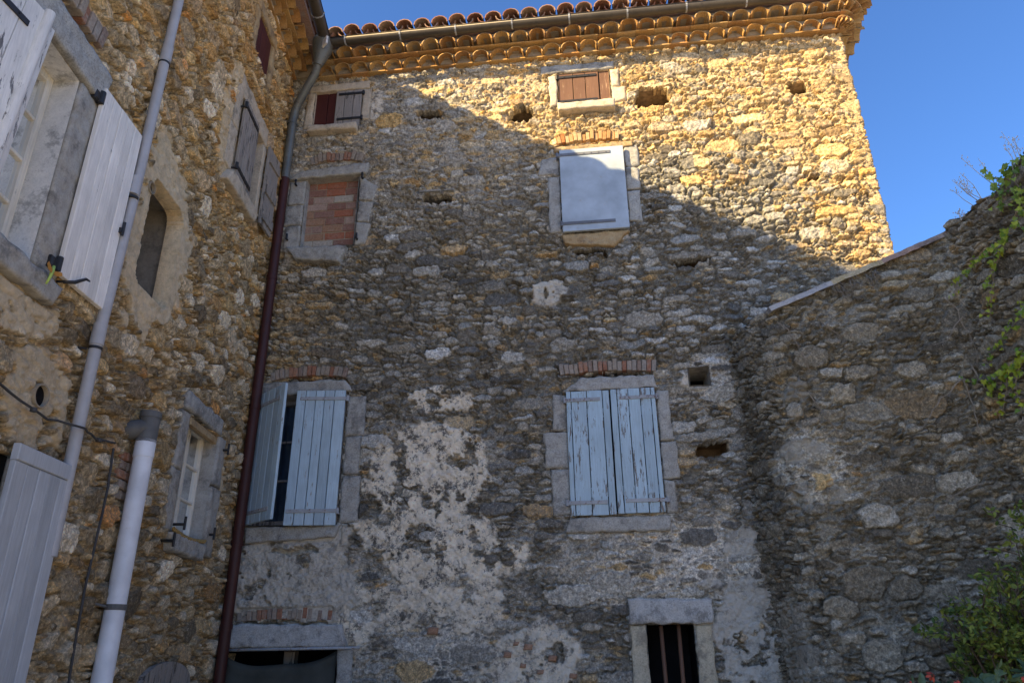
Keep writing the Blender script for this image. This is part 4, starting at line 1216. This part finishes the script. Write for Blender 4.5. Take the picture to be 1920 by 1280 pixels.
# arched plank door
m = MB(); k = 9
for i in range(7):
    a, b = -1.88 + i * 1.12 / 7, -1.88 + (i + 1) * 1.12 / 7
    ht = lambda u: 1.36 + .22 * math.sqrt(max(0, 1 - ((u + 1.32) / .56) ** 2))
    vs = [LF(a + .003, 0, .0), LF(b - .003, 0, .0), LF(b - .003, ht(b), .0), LF((a + b) / 2, ht((a + b) / 2), .0), LF(a + .003, ht(a), .0)]
    vs += [q + LF.N * .05 for q in vs]
    m.add(vs, [(4, 3, 2, 1, 0), (5, 6, 7, 8, 9)] + [(j, (j + 1) % 5, 5 + (j + 1) % 5, 5 + j) for j in range(5)])
m.build('door', MT['grey_wood'], left_house)
m = MB()
for r_ in range(5):
    for c_ in range(2):
        u = -2.84 + c_ * .105 + (r_ % 2) * .03
        m.box(LF, u, u + .098, 2.73 + r_ * .075, 2.73 + r_ * .075 + .066, -.1, .03 + random.uniform(-.015, .01), .008, .004)
m.build('brick_patch', MT['arch_brick'], left_house)

eaves(left_house, LF, -7.5, -.10, 9.26)
m = MB(); m.box(LF, -7.6, .3, 9.31, 9.60, -.6, .055)
m.build('eaves_backing', MT['cement'], left_house)
tile_roof(left_house, LF, -7.6, .9, .46, 9.60, 4.6, rows=3)
gutter(left_house, LF, -7.5, -.42, .535, 9.585, first=.25, mat='brown_zinc')

m = MB(); m.box(LF, -8.7, -6.5, 9.0, 11.4, -1.6, -.9, .02); m.box(LF, -8.78, -6.42, 11.4, 11.5, -1.68, -.82, .02)
m.build('unseen_sun_blocker', MT['cement'], left_house)  # unseen stack, added to keep the sun off the garden wall top
m = MB(); m.box(LF, -7.55, .4, 0, 9.45, -4.2, -.75)
m.build('rear_walls', MT['cement'], left_house)

# ================================================================== GARDEN WALL (front, return and the side running towards the viewer)
GRES = 0.009
_e = Vector((.10315, -.99467))
GP = [(.86, 1.66, .10), (1.78, 1.84, -.80), (3.84, 3.84, -.80), (9.3, 3.84 + 5.46 * _e.x, -.80 + 5.46 * _e.y)]


def gtop(U):
    t = np.where(U < 1.9, 4.868, 4.915 + (U - 2.02) * .388)
    t = np.where(U > 3.84, 5.62 + .04 * np.sin(U * 5) + .03 * np.sin(U * 13), t)
    return t.astype(np.float32) if hasattr(t, 'astype') else t


def garden_mask(U, V, rng, sh, arr, idc, r, keys):
    n1 = fbm(sh, .8 / GRES, rng, 4); n2 = fbm(sh, .3 / GRES, rng, 4)
    d = np.clip(.90 + .10 * n1 + .1 * n2, .2, .98) * (.74 + .32 * r[5][idc])
    d *= 1 - .4 * ss(2.9, 2.2, V + .3 * n1)
    d *= 1 - key(keys, idc, 'bare')
    oa = .06 + .18 * ss(3.7, 4.0, U)
    och = np.where(r[4][idc] < oa, .5 + .4 * r[3][idc], .05)
    och = np.maximum(och, key(keys, idc, 'och'))
    p, ax = blobs(U, V, sh, rng, [(2.0, 3.38, .28, .11, .9, .75), (2.0, 2.95, .22, .12, .8, .5), (1.95, 3.9, .12, .18, .8, .5), (1.5, 1.6, .3, .5, .3, .6)], GRES)
    pt = np.clip(.15 + ss(1.4, .6, ell(U, V, 2.05, 3.2, .45, .35) + .3 * n2) + .35 * ss(.1, .5, n2), 0, 1)
    return dict(dark=d * (1 - .3 * pt), ochre=och, plaster=p, aux=ax, point=pt, flush=.08 + .35 * pt, rel=1.15, wave=1.8)


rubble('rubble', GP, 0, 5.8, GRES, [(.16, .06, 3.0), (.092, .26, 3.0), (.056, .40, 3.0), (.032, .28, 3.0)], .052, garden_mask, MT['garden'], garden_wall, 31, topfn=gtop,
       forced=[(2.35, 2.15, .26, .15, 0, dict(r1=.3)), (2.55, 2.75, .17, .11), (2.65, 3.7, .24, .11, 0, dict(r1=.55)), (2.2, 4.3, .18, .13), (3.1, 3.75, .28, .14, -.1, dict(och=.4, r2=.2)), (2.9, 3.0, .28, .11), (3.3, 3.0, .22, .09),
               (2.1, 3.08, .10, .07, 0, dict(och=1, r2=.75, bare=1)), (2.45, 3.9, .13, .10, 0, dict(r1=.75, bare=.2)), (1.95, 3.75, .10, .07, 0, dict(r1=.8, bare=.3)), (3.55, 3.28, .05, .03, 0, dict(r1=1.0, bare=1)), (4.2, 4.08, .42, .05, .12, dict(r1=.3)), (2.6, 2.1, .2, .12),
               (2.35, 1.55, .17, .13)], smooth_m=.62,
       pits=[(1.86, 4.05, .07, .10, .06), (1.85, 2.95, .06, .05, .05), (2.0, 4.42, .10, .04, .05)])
# coping of big tiles laid up the slope
cp = [(1.90, 2.60), (2.56, 3.10), (3.06, 3.50), (3.46, 3.90)]
sl = math.atan(.388)
for i, (a, b) in enumerate(cp):
    cf = Fr((0, 0, 0), (math.cos(sl), 0, math.sin(sl)), (0, -1, 0), (-math.sin(sl), 0, math.cos(sl)))
    o0 = Vector((a, 0, 4.915 + (a - 2.02) * .388 + .012 + i * .012))
    cf.O = o0
    m = MB(); ln = (b - a) / math.cos(sl)
    nu, nn_ = 8, 10
    vs, fs = [], []
    for t in (-.02, .032):
        for j in range(nn_ + 1):
            for q in range(nu + 1):
                n = -.02 + .90 * j / nn_
                w = cf(ln * q / nu, t + .012 * math.sin(j * .8 + i) + mnoise.noise(Vector((q * .7, j * .5, i))) * .012 - (.05 * (j / nn_) ** 4), n + mnoise.noise(Vector((q * .9, i * 3, 7))) * .015)
                vs.append(w)
    w_ = nu + 1; K = w_ * (nn_ + 1)
    for j in range(nn_):
        for q in range(nu):
            fs.append((j * w_ + q, j * w_ + q + 1, (j + 1) * w_ + q + 1, (j + 1) * w_ + q)); fs.append((K + j * w_ + q, K + (j + 1) * w_ + q, K + (j + 1) * w_ + q + 1, K + j * w_ + q + 1))
    for q in range(nu):
        fs.append((q, K + q, K + q + 1, q + 1)); fs.append((nn_ * w_ + q, nn_ * w_ + q + 1, K + nn_ * w_ + q + 1, K + nn_ * w_ + q))
    for j in range(nn_):
        fs.append((j * w_, (j + 1) * w_, K + (j + 1) * w_, K + j * w_)); fs.append((j * w_ + nu, K + j * w_ + nu, K + (j + 1) * w_ + nu, (j + 1) * w_ + nu))
    m.add(vs, fs)
    m.build('coping_tile', [MT['cope_blue'], MT['cope_ochre'], MT['cope_red'], MT['cope_dark']][i], garden_wall, smooth=True, angle=40)
# rough top of the side wall
m = MB(); vs, fs = [], []
E2 = Vector((_e.x, _e.y, 0)); N2 = Vector((-.99467, -.10315, 0))
for i in range(61):
    a = -.1 + i * .09
    u = 3.84 + a
    for j in range(6):
        n = .02 - j * .1
        q = Vector((3.84, -.8, 0)) + E2 * a + N2 * n
        q.z = float(gtop(np.array([max(u, 3.85)]))[0]) - .02 + .10 * math.sin(j / 5 * math.pi) + mnoise.noise(Vector((i * .5, j * .7, 1))) * .05
        vs.append(q)
for i in range(60):
    for j in range(5): fs.append((i * 6 + j, i * 6 + j + 1, i * 6 + 7 + j, i * 6 + 6 + j))
m.add(vs, fs)
m.build('wall_top', MT['grey_stone'], garden_wall, smooth=True)

# ================================================================== PIPES, CABLES AND SMALL THINGS
# corner downpipe: hopper, zinc upper length, dark red lower length
dp = thing('downpipe', 'corner downpipe, zinc above and dark red below, running down from the gutter hopper', 'drainpipe', (-3.88, -.16, 0))
m = MB()
hx, hy = -3.43, -.46
m.tube([(hx, hy, 9.56), (hx - .01, hy + .01, 9.40), (hx - .05, hy + .03, 9.20), (hx - .06, hy + .035, 9.16)], [.145, .135, .072, .064], 16)
m.build('hopper', MT['zinc'], dp, smooth=True, angle=45)
m = MB()
m.tube([(hx - .055, hy + .035, 9.20), (hx - .10, hy + .07, 9.06), (-3.80, -.22, 8.72), (-3.86, -.175, 8.60), (-3.88, -.16, 8.45), (-3.88, -.16, 7.45)], [.057] * 6, 14)
m.build('zinc_pipe', MT['zinc'], dp, smooth=True, angle=60)
m = MB(); m.tube([(-3.88, -.16, 7.50), (-3.885, -.16, 4.2), (-3.885, -.16, 0.0)], .06, 14)
m.build('red_pipe', MT['red_pipe'], dp, smooth=True, angle=60)
for z, mm in ((8.42, 'zinc'), (6.0, 'red_pipe'), (4.3, 'red_pipe'), (2.75, 'red_pipe'), (1.9, 'red_pipe')):
    m = MB(); m.tube([(-3.884, -.16, z - .025), (-3.884, -.16, z + .025)], .067, 14)
    m.tube([(-3.884, -.12, z), (-3.884, .02, z)], .01, 6)
    m.build('pipe_collar', MT[mm], dp, smooth=True, angle=45)
m = MB(); m.box(Fr((hx + .06, hy - .10, 9.33), (.75, -.66, 0), (.66, .75, 0)), 0, .11, 0, .13, -.03, .0, .005)
m.build('outlet_plate', MT['whitewash'], dp)

gp = thing('drainpipe', 'slim grey plastic pipe running up the left house beside the white shutter', 'drainpipe', tuple(LF(-3.5, 2.2, .1)))
m = MB(); m.tube([LF(-3.62, 2.2, .10), LF(-3.64, 3.6, .10), LF(-3.59, 4.86, .10), LF(-3.58, 6.25, .10), LF(-3.55, 9.4, .10)], .041, 14)
m.build('pipe', MT['grey_pvc'], gp, smooth=True, angle=60)
for v in (3.63, 4.9, 6.27, 7.6):
    m = MB(); m.tube([LF(-3.64 + (v - 3.6) * .024, v, .10), LF(-3.64 + (v - 3.6) * .024, v + .16, .10)], [.047, .046], 14)
    m.build('sleeve', MT['grey_pvc'], gp, smooth=True, angle=45)
    m = MB(); m.tube([LF(-3.64 + (v - 3.6) * .024, v - .035, .10), LF(-3.64 + (v - 3.6) * .024, v - .015, .10)], .046, 14)
    m.tube([LF(-3.64 + (v - 3.6) * .024, v - .025, .04), LF(-3.64 + (v - 3.6) * .024 - .05, v - .03, -.03)], .007, 6)
    m.build('pipe_clip', MT['iron'], gp, smooth=True, angle=45)

pv = thing('drainpipe', 'thick bluish white plastic pipe with a grey elbow on the left house', 'drainpipe', tuple(LF(-2.54, 0, .12)))
m = MB(); m.tube([LF(-2.69, 0, .13), LF(-2.71, 3.18, .13)], .072, 18)
m.build('pipe', MT['white_pvc'], pv, smooth=True, angle=60)
m = MB(); m.tube([LF(-2.71, 3.06, .13), LF(-2.71, 3.20, .13)], .077, 18)
m.build('sleeve', MT['white_pvc'], pv, smooth=True, angle=45)
m = MB(); m.tube([LF(-2.71, 3.18, .13), LF(-2.71, 3.38, .13)], .077, 18); m.tube([LF(-2.71, 3.38, .13), LF(-2.71, 3.43, .13)], .083, 18)
m.tube([LF(-2.715, 3.30, .12), LF(-2.76, 3.27, .02), LF(-2.77, 3.26, -.08)], .078, 16)
m.build('elbow', MT['dark_pvc'], pv, smooth=True, angle=45)
m = MB(); m.tube([LF(-2.535, 0, .10), LF(-2.555, 3.12, .10)], .03, 12); m.tube([LF(-2.555, 3.09, .10), LF(-2.555, 3.14, .10)], .035, 12)
m.build('overflow_pipe', MT['white_pvc'], pv, smooth=True, angle=45)
m = MB(); m.tube([LF(-2.70, 1.93, .13), LF(-2.70, 1.97, .13)], .077, 18); m.box(LF, -2.68, -2.53, 1.93, 1.97, .06, .135, .004); m.tube([LF(-2.75, 1.95, .1), LF(-2.89, 1.97, .05), LF(-2.91, 1.97, -.03)], .010, 6)
m.build('pipe_clamp', MT['dark_pvc'], pv)


def single(name, mb, mat, label, cat, loc, smooth=True, angle=60, group=None):
    return tag(mb.build(name, mat, None, smooth=smooth, loc=loc, angle=angle), label, cat, group)


def wiggle(fr, pts, n=6, amp=.012):
    out = []
    for (a, b) in zip(pts, pts[1:]):
        for k in range(n):
            t = k / n
            out.append(fr(a[0] + (b[0] - a[0]) * t + random.uniform(-amp, amp), a[1] + (b[1] - a[1]) * t + random.uniform(-amp, amp), a[2] + (b[2] - a[2]) * t))
    out.append(fr(*pts[-1]))
    return out


m = MB(); m.tube(wiggle(LF, [(-5.0, 3.16, .07), (-4.32, 3.03, .07), (-3.95, 3.0, .08), (-3.65, 3.02, .16), (-3.35, 3.03, .08), (-3.04, 3.09, .06)], 4, .006), .008, 8)
for u, v in ((-4.1, 3.01), (-3.3, 3.04)): m.tube([LF(u, v - .012, .075), LF(u, v + .012, .075)], .02, 8)
single('cable', m, MT['cable'], 'dark cable sagging across the left house behind the grey pipe', 'cable', tuple(LF(-5.0, 2.99, .07)))
m = MB(); m.tube(wiggle(LF, [(-3.04, 3.05, .06), (-3.03, 2.7, .07), (-3.07, 2.06, .07), (-3.02, 1.4, .07), (-3.0, .4, .07)], 5, .006), .009, 8)
single('cable', m, MT['cable'], 'dark cable hanging straight down between the grey shutter and white pipe', 'cable', tuple(LF(-3.0, .4, .07)))
m = MB()
pts = []
for k in range(90):
    t = k / 89
    a = k * 1.1
    c = LF(-1.80 + .80 * t, 2.655 - .035 * math.sin(t * math.pi), .075)
    pts.append(c + (LF.N * math.cos(a) + LF.V * math.sin(a)) * .008)
m.tube(pts, .014, 7)
single('rope', m, MT['rope'], 'tan twisted rope lying along the sill of the low left window', 'rope', tuple(LF(-1.77, 2.62, .135)))

# canvas hung in the low opening
m = MB(); vs, fs = [], []
nu, nv = 44, 26
for j in range(nv + 1):
    t = j / nv
    for i in range(nu + 1):
        s = i / nu
        top = 1.665 - .15 * (1 - (2 * s - .95) ** 2) * (1 if s < .97 else .6) - .02 * math.sin(s * 9)
        v = top * (1 - t) + .05 * t
        n = -.02 - .05 * math.sin(s * math.pi) + .02 * math.sin(s * 17 + t * 2) * (.3 + t) + .03 * math.exp(-((t * 1.2 - .04) * 26) ** 2) + .012 * math.sin(s * 5 - t * 7)
        vs.append(MF(-3.975 + 1.245 * s, v, n))
for j in range(nv):
    for i in range(nu): fs.append((j * (nu + 1) + i, j * (nu + 1) + i + 1, (j + 1) * (nu + 1) + i + 1, (j + 1) * (nu + 1) + i))
m.add(vs, fs)
tp = single('canvas_sheet', m, MT['tarp'], 'sagging grey green canvas sheet hung across the low opening at bottom left', 'canvas', tuple(MF(-3.35, .05, -.05)), angle=None)
so = tp.modifiers.new('thickness', 'SOLIDIFY'); so.thickness = .004

# little dragonfly ornament on the sill
dr = thing('dragonfly_ornament', 'small green and orange dragonfly ornament on the stone sill at left edge', 'ornament', tuple(LF(-4.33, 3.82, .10)))
m = MB(); m.tube([LF(-4.31, 3.89, .11), LF(-4.32, 3.85, .115), LF(-4.33, 3.80, .115), LF(-4.34, 3.75, .11)], [.009, .012, .009, .006], 8)
m.build('body', MT['green_paint'], dr, smooth=True)
for s in (-1, 1):
    m = MB(); vs = [LF(-4.325, 3.85, .118), LF(-4.325 + s * .075, 3.875, .13), LF(-4.325 + s * .085, 3.855, .13), LF(-4.325 + s * .05, 3.835, .122), LF(-4.325, 3.83, .118)]
    m.add(vs + [q + LF.N * .003 for q in vs], [(0, 1, 2, 3, 4), (9, 8, 7, 6, 5)] + [(i, (i + 1) % 5, 5 + (i + 1) % 5, 5 + i) for i in range(5)])
    m.build('wing', MT['orange_paint'], dr)

# ================================================================== PLANTS
def leaf(mb, c, nrm, tip, size, kind='ivy', fold=.25):
    nrm = nrm.normalized(); tip = (tip - nrm * tip.dot(nrm)).normalized(); sd = nrm.cross(tip)
    if kind == 'ivy':
        out = [(0, -.1), (.34, -.28), (.52, .08), (.30, .22), (.38, .52), (.14, .5), (0, 1.0)]
    else:
        out = [(0, 0), (.17, .2), (.24, .5), (.16, .8), (0, 1.0)]
    P = lambda x, y: c + sd * x * size + tip * y * size + nrm * (abs(x) * fold * size - .12 * y * y * size)
    mid = [P(0, out[0][1]), P(0, .45), P(0, 1.0)]
    r = [P(x, y) for x, y in out[1:-1]]; l = [P(-x, y) for x, y in out[1:-1]]
    vs = mid + r + l
    k = len(r)
    mb.add(vs, [tuple([0] + [3 + i for i in range(k)] + [2, 1]), tuple([0, 1, 2] + [3 + k + i for i in range(k - 1, -1, -1)])])


def rvec(s=1.0): return Vector((random.gauss(0, s), random.gauss(0, s), random.gauss(0, s)))


def strand_plant(name, label, cat, strands, nrm, mat, size=.06, step=.022, spread=.035, group=None, stem=.006, grow=1.0):
    base = Vector(strands[0][0])
    t = thing(name, label, cat, tuple(base), group)
    st, lv = MB(), MB()
    for sd in strands:
        pts = [Vector(q) for q in sd]
        fine = []
        for a, b in zip(pts, pts[1:]):
            n = max(2, int((b - a).length / .05))
            for k in range(n): fine.append(a + (b - a) * (k / n) + rvec(.007))
        fine.append(pts[-1])
        st.tube(fine, [stem * (1 - .6 * i / len(fine)) for i in range(len(fine))], 5)
        L = sum((b - a).length for a, b in zip(fine, fine[1:]))
        for k in range(int(L / step)):
            f_ = k / max(1, int(L / step))
            i = min(len(fine) - 2, int(f_ * (len(fine) - 1)))
            c = fine[i] + rvec(spread) * .6 + nrm * random.uniform(0, .05)
            leaf(lv, c, nrm + rvec(.35), Vector((0, 0, -1)) + rvec(.5), size * random.uniform(.55, 1.15) * (1 - .35 * f_))
    st.build('stem', MT['twig'], t, smooth=True)
    lv.build('foliage', mat, t)
    return t


VN = Vector((-.75, -.6, .15))
strand_plant('ivy', 'ivy strand curling down the garden wall below its highest right corner', 'ivy', [[(3.88, -2.05, 5.12), (3.84, -1.65, 5.0), (3.80, -1.25, 5.04), (3.77, -.98, 5.02), (3.70, -.90, 4.83)], [(3.84, -1.75, 5.05), (3.82, -1.42, 4.79), (3.79, -1.24, 4.42)]], VN, MT['ivy'])
strand_plant('ivy', 'short bright ivy spray at mid height on the right edge of the wall', 'ivy', [[(3.85, -1.8, 4.30), (3.83, -1.55, 4.27), (3.80, -1.30, 4.20), (3.79, -1.12, 4.14), (3.77, -1.05, 4.0)], [(3.86, -1.85, 4.42), (3.83, -1.6, 4.35)]], VN, MT['ivy'], size=.055)
strand_plant('ivy', 'ivy branch reaching left with two hanging tips beside the slanting stone', 'ivy', [[(3.83, -1.75, 3.98), (3.80, -1.45, 3.93), (3.77, -1.05, 3.90), (3.70, -.92, 3.95), (3.55, -.90, 3.99)], [(3.80, -1.25, 3.92), (3.79, -1.12, 3.68), (3.76, -1.0, 3.52)], [(3.76, -1.0, 3.92), (3.74, -.94, 3.74)], [(3.82, -1.55, 3.98), (3.80, -1.35, 3.8), (3.79, -1.3, 3.5)]], VN, MT['ivy'], size=.065)
# thick ivy over the top
big = []
for k in range(6):
    y = -1.80 - k * .22
    big.append([(3.90 - y * 0 + random.uniform(-.02, .03), y, 5.60 + random.uniform(-.08, .06)), (3.85 + (-.8 - y) * .10 - .05, y + random.uniform(-.08, .08), 5.45), (3.84 + (-.8 - y) * .10 - .06, y + random.uniform(-.12, .12), 5.45 - random.uniform(.15, .55))])
strand_plant('ivy', 'thick dark ivy spilling over the top of the garden wall at right edge', 'ivy', big, VN, MT['ivy_dark'], size=.07, step=.014, spread=.06)
# bare vines
def vine(label, strands, r=.007):
    m = MB()
    for sd in strands:
        pts = [Vector(q) for q in sd]; fine = []
        for a, b in zip(pts, pts[1:]):
            n = max(2, int((b - a).length / .07))
            for k in range(n): fine.append(a + (b - a) * (k / n) + rvec(.008))
        fine.append(pts[-1])
        m.tube(fine, [r * (1 - .7 * i / len(fine)) for i in range(len(fine))], 5)
    single('dry_vine', m, MT['twig'], label, 'vine', tuple(strands[0][-1]), group=None)


vine('bare grey vine stems dangling beside the ivy at right of the garden wall', [[(3.62, -.90, 4.86), (3.72, -.90, 4.62), (3.76, -.90, 4.3), (3.74, -.90, 4.1)], [(3.58, -.90, 4.05), (3.62, -.90, 3.7), (3.60, -.90, 3.4), (3.7, -.90, 3.15)], [(3.70, -.90, 4.1), (3.78, -.92, 3.8), (3.76, -.92, 3.5)], [(3.6, -.9, 4.0), (3.3, -.9, 3.75), (3.1, -.9, 3.5)], [(3.5, -.9, 3.0), (3.2, -.9, 2.85), (3.0, -.9, 2.7)], [(3.72, -.9, 4.62), (3.55, -.9, 4.4), (3.4, -.9, 4.35)]])
vine('thin dry vine stems on the dark stones at the left end of the garden wall', [[(1.95, -.9, 4.72), (2.12, -.9, 4.45), (2.2, -.9, 4.05)], [(2.15, -.9, 3.9), (2.3, -.9, 3.6), (2.42, -.9, 3.3)], [(2.35, -.9, 4.7), (2.52, -.9, 4.5), (2.6, -.9, 4.3)], [(1.9, -.88, 4.5), (1.86, -.86, 4.3), (1.9, -.88, 4.1)]], .006)
m = MB()
for k in range(46):
    a = Vector((random.uniform(2.55, 3.05), -.86, 0)); a.z = 4.915 + (a.x - 2.02) * .388 - random.uniform(.02, .12)
    b = a + Vector((random.uniform(-.1, .1), random.uniform(-.08, 0), -random.uniform(.04, .2)))
    m.tube([a, (a + b) / 2 + rvec(.02), b], [.0035, .003, .0015], 4)
single('dry_grass_tuft', m, MT['twig'], 'dry grass hanging under the middle of the tile coping', 'dry grass', (2.8, -.86, 5.0), angle=None)


def weed(label, x, y, h, n, lean, heads=True):
    t = thing('dry_weed', label, 'dry plant', (x, y, 5.62), 'dry weeds on top of the garden wall')
    st = MB()
    for k in range(n):
        p = Vector((x + random.uniform(-.04, .04), y + random.uniform(-.08, .08), 5.60))
        hh = h * random.uniform(.6, 1.1)
        q = p + Vector((lean + random.uniform(-.12, .12), random.uniform(-.1, .12), hh))
        mid = (p + q) / 2 + rvec(.02)
        st.tube([p, mid, q], [.004, .003, .0018], 4)
        for j in range(7):
            f_ = random.uniform(.45, 1.0)
            c = p + (q - p) * f_ + rvec(.012)
            e = c + rvec(.02) + Vector((0, 0, .015))
            st.tube([p + (q - p) * f_, e], .0014, 3)
            st.tube([e - Vector((0, 0, .008)), e, e + Vector((0, 0, .008))], [.002, .0055, .002], 5)
    st.build('stems', MT['seed'], t)


weed('tall pale dry weed stalk on the wall top beside the thick ivy', 3.95, -1.72, .34, 2, -.16)
weed('bushy dry weed leaning out from the wall top, leftmost of the tall ones', 3.93, -1.42, .30, 6, -.12)
weed('low dry weed sprig on the wall top just above the coping end', 3.90, -1.10, .12, 3, -.05)
weed('dry weed on the wall top rising behind the ivy at right edge', 3.98, -2.05, .34, 5, -.02)


def bush(name, label, cat, base, tips, mat, size, per, spread, kind='plain', flowers=None, stem_r=.016):
    t = thing(name, label, cat, base)
    st, lv = MB(), MB()
    b = Vector(base)
    for tp_ in tips:
        e = Vector(tp_)
        k1 = b + (e - b) * .45 + Vector((random.uniform(-.12, .12), random.uniform(-.12, .12), .18))
        pts = []
        for i in range(13):
            s = i / 12
            pts.append(b * (1 - s) ** 2 + k1 * 2 * s * (1 - s) + e * s * s + rvec(.012) * (s > 0))
        st.tube(pts, [stem_r * (1 - .85 * i / 12) for i in range(13)], 6)
        for j in range(9):
            i = random.randint(5, 12)
            a = pts[i]; q = a + Vector((random.gauss(0, 1), random.gauss(-.3, 1), random.gauss(.25, .8))).normalized() * random.uniform(.5, 1) * spread
            st.tube([a, (a + q) / 2 + rvec(.02), q], [.005, .004, .002], 4)
            for _ in range(per):
                s = random.uniform(.25, 1.05)
                c = a + (q - a) * s + rvec(.018)
                d = (q - a).normalized() + rvec(.7)
                leaf(lv, c, Vector((0, -.5, .6)) + rvec(.95), d, size * random.uniform(.55, 1.2), kind, .3)
    st.build('stem', MT['bark'], t, smooth=True)
    lv.build('foliage', mat, t)
    for c in flowers or []:
        fl = MB()
        for j in range(9):
            d = rvec(1).normalized()
            leaf(fl, Vector(c) + d * .008, d + Vector((0, -1, .3)), d + Vector((0, -.2, .2)), .035, 'plain', .1)
        fl.build('flower', MT['petal'], t)
    return t


T = []
random.seed(21)
for k in range(62):
    s = random.random() ** .8
    x = 2.55 + 1.2 * s
    T.append((x, -1.25 - random.uniform(0, .55), 1.35 + .40 * random.random() + (1.10 * (x - 2.55)) * random.uniform(.1, 1.0)))
bush('shrub', 'loose yellow green shrub climbing the garden wall at bottom right', 'shrub', (3.35, -1.35, 0), T, MT['shrub'], .056, 16, .27)
T = []
for k in range(22):
    x = random.uniform(1.75, 3.1)
    T.append((x, -2.55 - random.uniform(0, .5), 1.22 + (x - 1.6) * .16 + random.uniform(-.1, .08)))
bush('flowering_plant', 'low blue green plant with small red flowers in the bottom right corner', 'plant', (2.5, -2.8, 0), T, MT['blueleaf'], .095, 14, .22,
     flowers=[(1.92, -3.0, 1.46), (1.80, -2.95, 1.40), (2.06, -3.0, 1.40), (2.74, -3.05, 1.46), (2.70, -3.05, 1.40), (2.4, -3.1, 1.44)])
